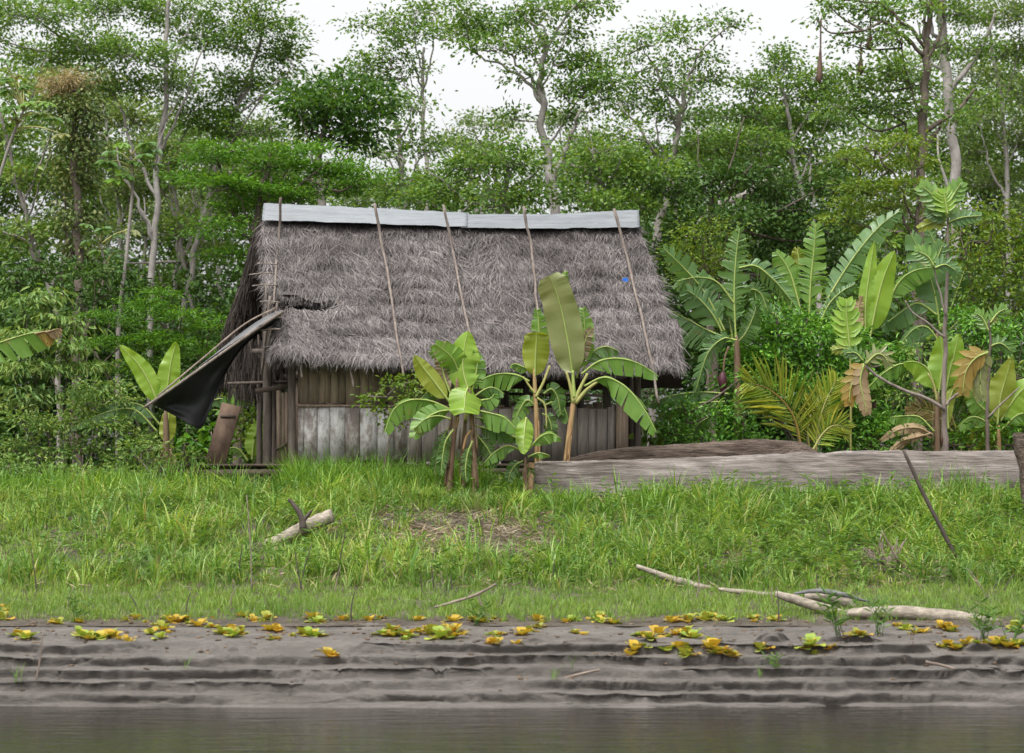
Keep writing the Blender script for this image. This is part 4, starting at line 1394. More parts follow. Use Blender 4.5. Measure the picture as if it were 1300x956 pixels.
tree('layered light green tree below the dark barked nest tree', 50,
     [(1164, 440), (1166, 330), (1166, 280), (1163, 215), (1150, 180)], [[(1166, 300), (1125, 250), (1090, 225)], [(1166, 280), (1125, 215), (1095, 190)]],
     [(1100, 184, 38, 8), (1140, 180, 34, 9), (1074, 200, 24, 8), (1120, 210, 44, 10), (1088, 234, 34, 10), (1150, 240, 40, 10), (1112, 260, 44, 10), (1164, 208, 30, 10), (1080, 278, 30, 10), (1180, 270, 28, 9), (1130, 290, 40, 10)], 'leaf_lime', 'bark_dark', .08, .03, L=.13, Wd=.06, cover=1.1, rs=.3, flat=.2)
tree('leafy mid height tree showing over the ridge left of the central trunk', 54,
     [(640, 360), (645, 260), (640, 210), (625, 180)], [[(644, 250), (600, 225), (560, 235)], [(645, 250), (680, 220), (690, 200)], [(642, 262), (590, 255), (545, 215)]],
     [(600, 213, 44, 15), (650, 204, 44, 15), (570, 240, 44, 15), (630, 246, 48, 14), (680, 246, 34, 14), (660, 184, 30, 10), (540, 255, 36, 12), (612, 190, 30, 9)], 'leaf_mid', 'bark_pale', .09, .04, cover=1.25)
tree('leafy mid height tree showing over the ridge right of the central trunk', 54,
     [(800, 380), (790, 290), (768, 235), (752, 190)], [[(788, 290), (818, 240), (835, 215)], [(775, 250), (745, 215), (725, 210)]],
     [(760, 190, 40, 15), (740, 220, 40, 13), (792, 226, 40, 17), (770, 255, 44, 14), (832, 216, 34, 15), (822, 262, 30, 16), (735, 250, 30, 12)], 'leaf_mid', 'bark_pale', .09, .04, cover=1.25)
tree('dark shady tree filling the space right of the roof end', 55,
     [(905, 460), (905, 360), (903, 280), (910, 220)], [[(905, 340), (950, 290), (985, 270)], [(905, 350), (870, 290), (855, 250)], [(904, 300), (930, 240), (950, 215)]],
     [(860, 240, 40, 18), (902, 230, 40, 18), (950, 222, 45, 18), (990, 242, 40, 18), (880, 290, 40, 20), (930, 280, 45, 20), (982, 290, 40, 20), (1022, 270, 40, 18), (1052, 232, 30, 15), (900, 340, 45, 20), (960, 340, 45, 20), (852, 330, 30, 24), (1020, 320, 40, 20), (1060, 290, 34, 18), (1080, 340, 40, 20)], 'leaf_dark', 'bark_dark', .12, .05, cover=1.25)
tree('yellowish green small tree behind the tattered banana plant', 50,
     [(900, 470), (900, 400), (896, 330)], [], [(895, 300, 24, 14), (880, 325, 24, 14), (912, 330, 24, 14), (892, 350, 30, 12)], 'leaf_lime', 'bark_dark', .05, .02, L=.1, Wd=.05, cover=1.0, rs=.3)
# more pale boles far back in the wood
for i, (a, b_, Y, lab) in enumerate([((172, 430), (185, 250), 76, 'slim pale bole far back to the left of the lobed sapling'), ((282, 430), (268, 270), 75, 'yellowish bare pole trunk seen left of the roof end'),
                                      ((122, 400), (112, 250), 77, 'pale far bole left of the creeper column'), ((1100, 420), (1096, 300), 76, 'pale far trunk behind the right banana plants'),
                                      ((1255, 430), (1248, 250), 77, 'far pale trunk at the right edge behind the bushes'), ((1290, 440), (1286, 300), 75, 'rightmost whitish bole behind the right bushes'),
                                      ((760, 330), (742, 190), 74, 'far pale trunk right of the central forked trunk'), ((615, 330), (590, 190), 74, 'far leaning trunk over the middle of the ridge'),
                                      ((330, 330), (352, 200), 75, 'far pale trunk over the left end of the ridge'), ((955, 400), (968, 260), 76, 'far trunk behind the dark shady tree'),
                                      ((215, 430), (232, 270), 73, 'paired far bole just right of the tall left trunk')]):
    tree(lab, Y, [a, ((a[0] + b_[0]) / 2 + rng.uniform(-4, 4), (a[1] + b_[1]) / 2), b_], [[((a[0] + b_[0]) / 2, (a[1] + b_[1]) / 2), (b_[0] + rng.choice([-1, 1]) * 28, b_[1] - 5)]],
         [(b_[0], b_[1] - 10, 42, 15), (b_[0] + rng.uniform(-40, 40), b_[1] + 12, 36, 13), (b_[0] + rng.uniform(-40, 40), b_[1] - 35, 40, 14)], 'leaf_gray', 'bark_white' if i % 2 else 'bark_pale', .10, .04, cover=.85)

# ------------------------------------------------------------------ shrubs and bushes
def bush(label, Y, clumps, leafm, stems=4, L=.12, Wd=.055, cover=1.4, rs=.2, name='shrub', cat='shrub', barkm='bark_dark', stem_r=.02, **kw):
    cx = sum(c[0] for c in clumps) / len(clumps)
    x0 = (cx - 650) / FP * Y
    root = thing(name, (x0, Y, float(gz(x0, Y))), label, cat)
    wood, fol = MB(), MB()
    sk = []
    for i in range(stems):
        c = clumps[int(rng.randint(len(clumps)))]
        a = np.array([x0 + rng.uniform(-.4, .4), Y + rng.uniform(-.2, .3), float(gz(x0, Y)) - .05])
        b_ = P(c[0], c[1] + c[3] * .5, Y)
        p = catmull([a, (a + b_) / 2 + rng.normal(0, .08, 3), b_], 12)
        wood.tube(p, np.linspace(stem_r, stem_r * .5, 12), 6, .1)
        sk.append(p[3:])
    kw.setdefault('ymix', .6)
    foliage(fol, wood, clumps, Y, L, Wd, cover, rs, limb_from=np.concatenate(sk), twig=.006, six=True, **kw)
    wood.build('stem', M[barkm], root, smooth=True)
    fol.build('foliage', M[leafm], root)
    return root


bush('light green manioc like shrub with drooping leaves at the left edge', 46, [(28, 385, 34, 11), (70, 400, 28, 10), (30, 428, 38, 13), (86, 440, 28, 12), (18, 468, 34, 14), (108, 462, 28, 12), (60, 372, 24, 8), (62, 468, 30, 12), (90, 412, 20, 9), (30, 505, 36, 12), (85, 500, 30, 12)], 'leaf_shrub', 5, L=.2, Wd=.06, cover=1.3, rs=.25, droop=.9, flat=.25)
bush('feathery bright green shrub left of the tarpaulin behind the young banana', 48, [(140, 408, 34, 10), (192, 392, 34, 10), (230, 402, 34, 10), (160, 434, 40, 11), (222, 430, 44, 11), (266, 416, 22, 9), (182, 462, 40, 12), (252, 450, 28, 11), (205, 375, 24, 8), (120, 440, 26, 10), (132, 470, 30, 12), (235, 480, 30, 12), (282, 405, 14, 8)], 'leaf_bright', 5, L=.11, Wd=.035, cover=1.3, rs=.26, flat=.14, droop=.1)
bush('dark leafy shrub behind the manioc like shrub', 50, [(120, 350, 40, 16), (60, 340, 40, 14), (20, 350, 30, 14), (150, 370, 34, 14), (110, 385, 34, 14)], 'leaf_dark', 4, L=.17, Wd=.08, cover=1.2, rs=.3)
bush('straggly weedy bush with thin twigs left of the young banana', 41.5, [(130, 492, 26, 9), (112, 512, 26, 10), (150, 505, 20, 9), (95, 535, 30, 10), (140, 540, 26, 11), (60, 545, 28, 10), (30, 535, 26, 10), (170, 560, 22, 12), (110, 565, 30, 10), (64, 575, 30, 10), (20, 570, 28, 11), (150, 582, 30, 8), (190, 565, 14, 10)], 'leaf_shrub', 9, L=.1, Wd=.05, cover=1.25, rs=.17, stem_r=.014)
bush('leafy weeds crowding round the foot of the young banana by the tarpaulin', 40.3, [(182, 585, 18, 10), (206, 592, 16, 8), (228, 594, 14, 7), (165, 570, 16, 9), (195, 570, 10, 9), (238, 580, 10, 8)], 'leaf_shrub', 5, L=.11, Wd=.055, cover=1.2, rs=.15)
bush('low dark bush on the bank at the far left edge', 40.6, [(10, 590, 30, 10), (50, 598, 30, 8), (100, 598, 34, 8), (160, 600, 30, 6)], 'leaf_shrub', 5, L=.1, Wd=.05, cover=1.1, rs=.17)
bush('broad leaved creeper growing below the hanging tarpaulin', 42.5, [(245, 560, 18, 9), (262, 572, 16, 8), (240, 582, 16, 8), (280, 545, 12, 9), (290, 520, 12, 9), (268, 548, 14, 8), (228, 572, 12, 8)], 'leaf_bright', 3, L=.2, Wd=.15, cover=1.3, rs=.18)
bush('yellow green undergrowth seen through the open left bay of the hut', 46.5, [(325, 560, 14, 14), (320, 530, 14, 12), (335, 575, 12, 10), (305, 545, 14, 12), (355, 575, 10, 12), (300, 500, 18, 12)], 'leaf_lime', 3, L=.15, Wd=.07, cover=1.1, rs=.2)
bush('thin bright leaved shrub in front of the plank wall', 39.3, [(478, 508, 16, 8), (505, 490, 18, 8), (528, 484, 16, 6), (492, 522, 14, 7), (515, 508, 18, 8), (470, 500, 10, 5), (500, 540, 12, 7), (530, 500, 12, 7), (540, 490, 8, 5), (520, 528, 10, 6)], 'leaf_lime', 5, L=.10, Wd=.055, cover=.95, rs=.13, stem_r=.010)
bush('large dense glossy green bush behind the logs right of the hut', 42.8, [(970, 422, 30, 14), (1005, 425, 34, 14), (1045, 430, 34, 14), (952, 458, 32, 16), (985, 455, 40, 16), (1035, 460, 40, 16), (1080, 470, 34, 16), (938, 492, 28, 15), (970, 490, 36, 15), (1020, 495, 40, 15), (1070, 505, 40, 16), (1115, 490, 30, 15), (1090, 540, 40, 15), (1040, 535, 40, 15), (1130, 535, 30, 15), (1110, 450, 30, 14), (1080, 425, 24, 12), (985, 400, 24, 9), (1025, 405, 24, 9), (1060, 565, 40, 10), (1140, 460, 22, 12)], 'leaf_gloss', 7, L=.125, Wd=.06, cover=1.5, rs=.2, stem_r=.03)
bush('tall loose citrus like shrub at the right edge above the banana leaves', 44, [(1230, 268, 26, 10), (1262, 280, 30, 11), (1292, 300, 24, 11), (1250, 305, 30, 11), (1220, 295, 20, 10), (1275, 330, 30, 12), (1240, 335, 26, 11), (1262, 362, 30, 12), (1295, 345, 20, 12), (1225, 318, 18, 9), (1230, 375, 22, 11), (1290, 385, 24, 13), (1255, 395, 28, 12), (1320, 320, 24, 30)], 'leaf_lime', 5, L=.13, Wd=.06, cover=.95, rs=.22, stem_r=.025)
bush('darker bushy shrub below the citrus like shrub at the right edge', 43.4, [(1240, 415, 28, 12), (1275, 420, 28, 12), (1215, 400, 20, 10), (1300, 410, 20, 14), (1255, 440, 24, 10)], 'leaf_gloss', 4, L=.12, Wd=.055, cover=1.1, rs=.2)
bush('leafy green bush between the hut corner and the glossy bush', 41.4, [(870, 520, 26, 12), (905, 525, 26, 12), (930, 545, 26, 12), (890, 555, 30, 10), (955, 560, 26, 10), (850, 548, 20, 10), (945, 515, 20, 10), (930, 570, 30, 8), (940, 480, 14, 10)], 'leaf_gloss', 4, L=.12, Wd=.06, cover=1.1, rs=.18)
bush('low greenery between the banana stems behind the long log', 41.6, [(1150, 555, 30, 10), (1210, 560, 30, 10), (1270, 560, 34, 10), (1120, 565, 24, 8), (1240, 545, 24, 9), (1300, 545, 24, 12)], 'leaf_bright', 4, L=.14, Wd=.06, cover=.8, rs=.2)
bush('loose bright shrub filling the gap between the fan leaved banana and the right edge', 42.4, [(1165, 440, 24, 12), (1145, 500, 26, 12), (1225, 455, 24, 12), (1240, 500, 24, 12), (1170, 525, 24, 10), (1290, 475, 24, 14), (1210, 475, 20, 10), (1300, 510, 20, 12), (1165, 470, 18, 9)], 'leaf_shrub', 5, L=.15, Wd=.06, cover=.8, rs=.22)
bush('dark tangle of leaves between the slit banana leaf and the lobed sapling', 45.5, [(1075, 370, 30, 14), (1140, 350, 30, 14), (1060, 400, 30, 12), (1150, 390, 30, 14), (1200, 360, 24, 14), (990, 390, 30, 12), (1125, 310, 24, 12), (1215, 320, 24, 14)], 'leaf_mid', 4, L=.15, Wd=.065, cover=1.0, rs=.25)
bush('leafy shrub growing behind the back wall of the hut', 46.5, [(650, 488, 20, 12), (690, 492, 20, 12), (730, 495, 18, 12), (770, 500, 18, 12), (790, 520, 14, 12), (640, 505, 18, 10), (815, 540, 12, 14), (830, 500, 16, 14), (835, 470, 16, 14), (815, 505, 12, 14)], 'leaf_dark', 3, L=.14, Wd=.06, cover=1.0, rs=.2)
bush('yellow green leafy plant beside the right corner post', 42.0, [(826, 545, 12, 9), (840, 555, 14, 8), (832, 568, 14, 6), (855, 560, 12, 7)], 'leaf_lime', 3, L=.2, Wd=.13, cover=1.0, rs=.15)


# ------------------------------------------------------------------ banana plants
WS = [1.0]          # a plant's leaf breadth


def banana_leaf(parent, pts, Y, w, mat, tatter=0.0, arch=False, fa=18, fb=18, dY=0.0, blunt=False, pet=.10, name='leaf', dry=None):
    """pts: midrib in photo columns/rows from stalk to tip; w: half width in photo pixels; dY: how far the tip comes towards (-) or goes away"""
    n = 66 if tatter > .38 else 36
    q = [P(a, b, Y + dY * i / (len(pts) - 1)) for i, (a, b) in enumerate(pts)]
    c = catmull(q, n)
    t = norm(np.gradient(c, axis=0))
    away = np.array([0, 1.0, 0])
    side = norm(np.cross(t, away))
    nrm_ = norm(np.cross(side, t))
    nrm_ = np.where(nrm_[:, 1:2] < 0, -nrm_, nrm_)
    u = np.linspace(0, 1, n)
    uu = np.clip((u - pet) / (1 - pet), 0, 1)
    prof_ = np.clip(np.sin(np.pi * uu ** .82), 0, 1) ** (.42 if blunt else .55)
    prof_ = np.where(uu <= 0, 0, prof_) * (1 - .22 * uu)
    if blunt:
        prof_ = np.where(uu > .9, np.interp(uu, [.9, 1], [.8, .55]), np.clip(np.sin(np.pi * np.clip(uu, 0, .6) ** .82), 0, 1) ** .5 * (1 - .1 * uu))
    w = w * WS[0]
    if arch:
        w = w * 1.4
    if tatter == 0 and mat not in ('ban_bright', 'ban_yellow', 'ban_olive'):
        tatter = .24
    hw = px2m(w, Y)
    leaf = MB()
    for sgn, ang in ((1, fa), (-1, fb)):
        i = 1
        while i < n - 1:
            if uu[i] <= 0:
                i += 1
                continue
            step = n if tatter == 0 else int(rng.choice([1, 2, 3, 5], p=[.4, .3, .2, .1]) if rng.rand() < tatter else rng.randint(4, 9))
            j = min(n - 1, i + step)
            idx = np.arange(max(i - 1, 0) if tatter == 0 else i - 1, j + 1) if tatter == 0 else np.arange(i - 1, j)
            if len(idx) < 2:
                idx = np.arange(i - 1, i + 1)
            aa = np.full(len(idx), math.radians(ang))
            sd_ = side[idx] * sgn
            if arch:
                up_ = sd_[:, 2] > 0
                aa = np.where(up_, math.radians(76), math.radians(8))
            aa = aa + (rng.uniform(-.35, .35) * tatter if tatter else 0)
            d = sd_ * np.cos(aa)[:, None] + nrm_[idx] * np.sin(aa)[:, None]
            ex = 1 - (.35 * rng.rand() * tatter)
            cols = []
            m = 5
            for k in range(m):
                f = k / (m - 1)
                rib = .007 * np.where(idx % 2 == 0, 1, -1) * (1 if k else 0)
                wv = .09 * fbm(u[idx] * 7 + sgn * 3 + pts[0][0], np.full(len(idx), w), 3) * f
                p = c[idx] + d * (hw * prof_[idx] * ex * f)[:, None] + nrm_[idx] * (rib + wv)[:, None]
                p = p + np.array([0, 0, -1.0]) * (hw * .22 * f * f * prof_[idx] * (.4 + 1.6 * tatter * rng.rand()))[:, None]
                if tatter and len(idx) > 1:
                    mid = p.mean(0)
                    p = mid + (p - mid) * (1 - min(.5, tatter * .75) * f)
                if tatter:
                    p = p + t[idx] * (hw * f * min(.35, tatter))
                cols.append(p)
            leaf.grid(np.stack(cols, 1))
            i = j if tatter == 0 else j
            if tatter == 0:
                break
    o = leaf.build(name, M[mat], parent, smooth=False)
    rb = MB()
    rb.tube(c - nrm_ * .004, np.linspace(px2m(1.5, Y), px2m(.3, Y), n), 6)
    rb.build('midrib', M['rib' if mat not in ('ban_dry', 'ban_orange') else 'ban_dry'], o, smooth=True)
    return o


def stalk(parent, pts, Y, r, mat='petiole'):
    mb = MB()
    mb.tube(catmull([P(a, b, Y) for a, b in pts], 12), [px2m(r, Y), px2m(r * .6, Y)], 7)
    return mb.build('leaf_stalk', M[mat], parent, smooth=True)


def banana(label, Y, stem, r, leaves, stem_mat='stem_tan', stalks=(), group=None):
    a = P(*stem[0], Y)
    a[2] = float(gz(a[0], Y)) - .05
    root = thing('banana_plant', a, label, 'banana plant', group)
    pts = [a] + [P(*q, Y) for q in stem[(1 if P(*stem[0], Y)[2] <= a[2] + .08 else 0):]]
    p = catmull(pts, 20)
    mb = MB()
    mb.tube(p, np.interp(np.arange(20), [0, 16, 18, 19], [px2m(r[0], Y) * .82, px2m(r[1], Y) * .82, px2m(r[1], Y) * .6, px2m(r[1], Y) * .25]), 10, .05)
    # loose sheath strips round the stem
    for i in range(4):
        k = rng.randint(1, 12)
        th = rng.uniform(0, 6.28)
        off = np.array([math.cos(th), -abs(math.sin(th)), 0]) * px2m(r[0] * .95, Y)
        mb.tube(p[k:k + 6] + off, np.linspace(px2m(r[0] * .28, Y), px2m(r[0] * .08, Y), len(p[k:k + 6])), 5, .2)
    mb.build('pseudostem', M[stem_mat], root, smooth=True)
    for s_ in stalks:
        stalk(root, s_[0], Y - .02, s_[1], s_[2] if len(s_) > 2 else 'petiole')
    for kw in leaves:
        kw = dict(kw)
        pts_, w, mat = kw.pop('p'), kw.pop('w'), kw.pop('m')
        oy = kw.pop('oy', 0)
        banana_leaf(root, pts_, Y + oy, w, mat, **kw)
    return root


def LF(p, w, m, **k):
    return dict(p=p, w=w, m=m, **k)


WS[0] = 1.28
banana('left stem of the three banana plants in front of the plank wall', 38.0, [(569, 640), (571, 605), (575, 560), (581, 515), (580, 480)], (6.5, 3.6),
       [LF([(572, 512), (553, 487), (538, 468), (526, 451)], 12, 'ban_yellow', dY=-.15, fa=10, fb=35), LF([(574, 505), (564, 478), (560, 458), (554, 440)], 9, 'ban_brown', oy=.1),
        LF([(572, 520), (546, 509), (520, 508), (500, 520), (488, 550)], 13, 'ban_green', arch=True, dY=-.3), LF([(580, 520), (556, 523), (537, 535), (524, 556)], 14, 'ban_green', dY=-.4, fa=30, fb=15),
        LF([(572, 532), (556, 528), (540, 532), (526, 544)], 10, 'ban_green', arch=True, oy=-.1, dY=-.3), LF([(572, 540), (562, 556), (556, 575), (552, 596)], 9, 'ban_dark', oy=.1, tatter=.6), LF([(580, 500), (566, 492), (548, 494), (532, 508)], 9, 'ban_dark', arch=True, oy=.2), LF([(576, 545), (566, 560), (562, 580), (560, 602)], 8, 'ban_dark', oy=-.15, tatter=.5), LF([(580, 495), (570, 470), (562, 455), (548, 446)], 11, 'ban_green', oy=.15, tatter=.4)],
       'stem_brown', [([(583, 520), (575, 505), (572, 500)], 2.5), ([(582, 530), (578, 545), (572, 560)], 2.0, 'stem_tan')])
banana('middle short stem of the three banana plants before the wall', 38.2, [(587, 640), (587, 600), (589, 560), (591, 530)], (6, 3.2),
       [LF([(590, 505), (582, 472), (572, 452), (552, 436)], 17, 'ban_green', dY=-.35, fa=12, fb=12), LF([(586, 500), (578, 470), (570, 448), (566, 432)], 12, 'ban_olive', oy=.15)],
       'stem_brown', [([(591, 535), (592, 515), (591, 500)], 2.5)])
banana('right stem of the three banana plants in front of the plank wall', 37.9, [(605, 642), (603, 605), (600, 560), (598, 515), (595, 490)], (6.2, 3.4),
       [LF([(596, 500), (588, 470), (589, 445), (594, 420)], 20, 'ban_bright', dY=.1, fa=25, fb=12, oy=.1), LF([(594, 492), (591, 500), (590, 512), (589, 524)], 18, 'ban_bright', dY=-.3, pet=.02, blunt=True),
        LF([(602, 520), (620, 524), (640, 530), (656, 545)], 12, 'ban_green', arch=True, dY=-.2), LF([(602, 512), (612, 508), (622, 506), (628, 500)], 9, 'ban_green', arch=True, oy=.1),
        LF([(602, 540), (622, 545), (640, 548), (652, 556)], 10, 'ban_dark', arch=True, oy=.15), LF([(603, 530), (618, 533), (632, 545), (640, 562)], 11, 'ban_dark', fa=40, fb=20, oy=.2), LF([(601, 548), (612, 560), (622, 575), (628, 592)], 9, 'ban_dark', oy=.15, tatter=.4), LF([(600, 505), (614, 495), (626, 492), (640, 500)], 9, 'ban_dark', arch=True, oy=.25), LF([(598, 500), (603, 480), (606, 462), (604, 446)], 11, 'ban_green', oy=.2), LF([(600, 560), (594, 575), (591, 595), (592, 612)], 7, 'ban_dark', oy=-.1, tatter=.5)],
       'stem_brown', [([(600, 545), (592, 555), (588, 572)], 2.2, 'stem_tan'), ([(599, 530), (593, 522), (588, 518)], 2.2)])
WS[0] = 1.12
banana('taller tan banana stem with a yellow green leaf in front of the eave', 39.0, [(682, 620), (682, 575), (681, 530), (679, 490), (678, 468)], (5.2, 3.0),
       [LF([(679, 480), (680, 450), (681, 432), (681, 422)], 17, 'ban_yellow', blunt=True, pet=.05, dY=-.1), LF([(682, 470), (684, 440), (684, 412), (682, 392)], 13, 'ban_green', oy=.2, fa=35, fb=10),
        LF([(672, 484), (655, 476), (630, 475), (600, 487)], 14, 'ban_green', arch=True, dY=-.1), LF([(684, 520), (670, 508), (660, 520), (652, 540)], 12, 'ban_green', oy=.1, fa=10, fb=40),
        LF([(690, 500), (700, 494), (708, 505), (712, 528)], 13, 'ban_dark', oy=.25), LF([(690, 515), (705, 510), (716, 518), (722, 535)], 12, 'ban_dark', oy=.3, arch=True), LF([(688, 525), (696, 530), (700, 545), (698, 562)], 10, 'ban_dark', oy=.25),
        LF([(676, 470), (665, 466), (655, 462), (648, 464)], 6, 'ban_green', arch=True, oy=.1)],
       'stem_tan', [([(680, 500), (672, 490), (664, 478)], 1.6), ([(680, 505), (690, 485), (698, 464)], 2.2), ([(682, 505), (692, 515), (694, 545)], 1.6)])
banana('tan banana stem carrying one giant olive upright leaf before the thatch', 38.9, [(718, 600), (720, 578), (723, 550), (727, 520), (729, 500)], (5.4, 4.2),
       [LF([(727, 478), (722, 440), (713, 395), (705, 368), (697, 350)], 21, 'ban_olive', blunt=True, pet=.03, dY=-.25, fa=8, fb=8), LF([(712, 400), (712, 380), (716, 358), (718, 344)], 8, 'ban_green', oy=.35, pet=.02),
        LF([(732, 480), (740, 445), (742, 415), (740, 390)], 15, 'ban_green', oy=.2, fa=10, fb=20), LF([(732, 470), (738, 450), (744, 430), (752, 415)], 10, 'ban_brown', oy=.1),
        LF([(738, 475), (760, 459), (785, 455), (812, 462), (836, 478)], 14, 'ban_green', arch=True, dY=-.2), LF([(742, 490), (768, 479), (795, 492), (818, 520), (834, 550)], 15, 'ban_green', arch=True, dY=-.5, oy=-.1),
        LF([(740, 470), (752, 448), (768, 440), (785, 445)], 11, 'ban_dark', arch=True, oy=.3)],
       'stem_tan', [([(728, 512), (724, 490), (719, 472)], 2.4), ([(729, 510), (738, 490), (746, 474)], 2.8), ([(730, 512), (745, 495), (760, 484)], 3.0), ([(729, 505), (728, 490), (727, 470)], 3.0, 'rib')])
banana('small young banana plant crouching at the left end of the hewn log', 38.1, [(667, 640), (667, 600), (667, 580)], (3.5, 2.4),
       [LF([(668, 530), (666, 545), (665, 560), (665, 577)], 12, 'ban_bright', dY=-.25, pet=.02), LF([(670, 572), (684, 556), (698, 550), (712, 556)], 9, 'ban_green', arch=True, dY=-.1), LF([(662, 572), (645, 566), (628, 574), (612, 590)], 9, 'ban_green', arch=True, dY=-.1),
        LF([(670, 580), (684, 575), (698, 578)], 5, 'ban_green', arch=True), LF([(664, 585), (655, 590), (648, 600), (645, 612)], 9, 'ban_dark', oy=.15), LF([(668, 590), (672, 598), (668, 608), (662, 616)], 9, 'ban_dark', oy=.1), LF([(666, 570), (655, 556), (645, 553), (634, 558)], 7, 'ban_dark', arch=True, oy=.2)],
       'stem_brown')
banana('young banana with two upright lime leaves beside the tarpaulin', 41.0, [(212, 620), (211, 585), (211, 550), (210, 520)], (7, 4.5),
       [LF([(204, 520), (190, 487), (175, 462), (152, 438)], 13, 'ban_bright', fa=10, fb=10, dY=-.1), LF([(210, 520), (213, 490), (217, 462), (224, 434)], 15, 'ban_bright', fa=5, fb=25), LF([(213, 565), (212, 548), (214, 530), (218, 515)], 11, 'ban_yellow'),
        LF([(200, 548), (170, 520), (130, 525), (82, 547)], 9, 'ban_blue', arch=True, oy=.4), LF([(204, 540), (180, 515), (150, 512), (118, 520)], 9, 'ban_blue', arch=True, oy=.5), LF([(208, 570), (200, 585), (196, 600)], 5, 'ban_dry'), LF([(216, 570), (222, 590), (220, 606)], 5, 'ban_dry')],
       'stem_brown')
banana('banana plant off the left edge reaching in with one torn yellow tipped leaf', 40.5, [(-46, 620), (-44, 540), (-40, 460)], (8, 5),
       [LF([(-40, 455), (-5, 437), (35, 424), (66, 420)], 20, 'ban_green', arch=True, tatter=.35), LF([(44, 424), (56, 421), (66, 420)], 13, 'ban_orange', arch=True, oy=-.03, pet=.02), LF([(58, 422), (68, 419), (76, 417)], 8, 'ban_dry', arch=True, oy=-.05, pet=.02)], 'stem_brown')
banana('banana plant behind the hut showing a bright leaf in the open left bay', 46.0, [(322, 615), (322, 590)], (5, 4),
       [LF([(320, 584), (322, 565), (325, 548), (328, 533)], 13, 'ban_bright'), LF([(315, 585), (305, 572), (296, 568), (286, 572)], 8, 'ban_green', arch=True), LF([(258, 514), (275, 507), (290, 507), (306, 512)], 8, 'ban_blue', arch=True), LF([(290, 490), (296, 474), (306, 464), (316, 466)], 10, 'ban_blue', arch=True), LF([(280, 478), (288, 465), (300, 461)], 8, 'ban_blue', arch=True)], 'stem_brown')

WS[0] = 1.38
banana('old banana plant with wind torn leaves and a purple bud right of the roof end', 42.0, [(936, 620), (936, 540), (936, 470), (935, 425)], (8, 5),
       [LF([(934, 430), (932, 375), (934, 330), (939, 290)], 19, 'ban_dark', tatter=.75), LF([(920, 420), (895, 372), (868, 340), (843, 316)], 17, 'ban_blue', tatter=.55, fa=50, fb=5, dY=-.4), LF([(932, 385), (910, 358), (885, 352), (860, 357)], 17, 'ban_dark', tatter=.7, arch=True, dY=-.3),
        LF([(920, 428), (905, 400), (888, 380), (872, 368)], 19, 'ban_blue', tatter=.35, dY=-.3), LF([(925, 430), (900, 420), (872, 405), (848, 392)], 16, 'ban_blue', tatter=.45, arch=True), LF([(938, 340), (960, 338), (985, 358), (1010, 388)], 13, 'ban_blue', tatter=.6, fa=5, fb=50),
        LF([(936, 380), (950, 368), (965, 372), (975, 395)], 13, 'ban_dark', tatter=.7, oy=.2), LF([(935, 432), (918, 430), (898, 450), (882, 500)], 13, 'ban_blue', tatter=.85, oy=-.2), LF([(930, 440), (945, 425), (955, 405), (960, 390)], 12, 'ban_dark', tatter=.4, oy=.3),
        LF([(925, 500), (890, 498), (855, 502), (822, 514)], 9, 'ban_blue', tatter=.25, arch=True), LF([(920, 510), (885, 512), (850, 522), (826, 540)], 11, 'ban_blue', tatter=.4, arch=True, oy=-.1), LF([(915, 508), (905, 525), (885, 540), (862, 565)], 9, 'ban_blue', tatter=.5, oy=-.2), LF([(930, 430), (925, 400), (922, 370)], 12, 'ban_dark', tatter=.6, oy=.3)],
       'stem_brown')
bp_ = [o for o in COL.objects if o.name.startswith('banana_plant') and 'purple bud' in o.get('label', '')][0]
mb = MB()
mb.tube(catmull([P(925, 440, 41.5), P(920, 455, 41.5), P(918, 474, 41.5)], 8), .02, 6)
mb.build('flower_stalk', M['stem_brown'], bp_, smooth=True)
mb = MB()
mb.tube(catmull([P(918, 472, 41.5), P(917, 482, 41.5), P(918, 492, 41.5), P(917, 503, 41.5)], 10), [.03, .05, .075, .085, .085, .08, .07, .055, .035, .008], 10, .06)
mb.build('flower_bud', M['flower'], bp_, smooth=True)
banana('banana plant with one broad upright leaf slit into ribs behind the glossy bush', 44.2, [(1030, 620), (1030, 500), (1030, 420)], (8, 5),
       [LF([(1027, 410), (1029, 360), (1033, 320), (1036, 284)], 17, 'ban_green', tatter=.6), LF([(1018, 400), (1006, 355), (997, 335), (985, 319)], 14, 'ban_green', fa=5, fb=30), LF([(1014, 350), (1014, 330), (1012, 316)], 9, 'ban_yellow', tatter=.4, oy=.2),
        LF([(1040, 400), (1062, 360), (1090, 318), (1118, 286), (1142, 268)], 15, 'ban_blue', tatter=.45, fa=35, fb=8), LF([(1038, 420), (1050, 390), (1066, 372), (1086, 360)], 9, 'ban_blue', tatter=.8, oy=-.3), LF([(1010, 420), (985, 400), (965, 385), (955, 370)], 10, 'ban_blue', tatter=.4, oy=-.1), LF([(1022, 420), (1010, 400), (1000, 390)], 10, 'ban_blue', oy=-.2)],
       'stem_brown')
banana('banana plant with two smooth upright bright leaves right of the glossy bush', 43.8, [(1106, 620), (1106, 520), (1105, 430)], (7, 4.5),
       [LF([(1098, 430), (1099, 385), (1104, 345), (1110, 306)], 9, 'ban_bright', fa=35, fb=15), LF([(1104, 430), (1112, 390), (1122, 352), (1136, 318)], 15, 'ban_bright', fa=8, fb=18), LF([(1105, 425), (1120, 400), (1128, 390), (1136, 395)], 11, 'ban_blue', oy=.2), LF([(1094, 425), (1090, 395), (1094, 375)], 6, 'ban_dry', oy=-.1)], 'stem_brown')
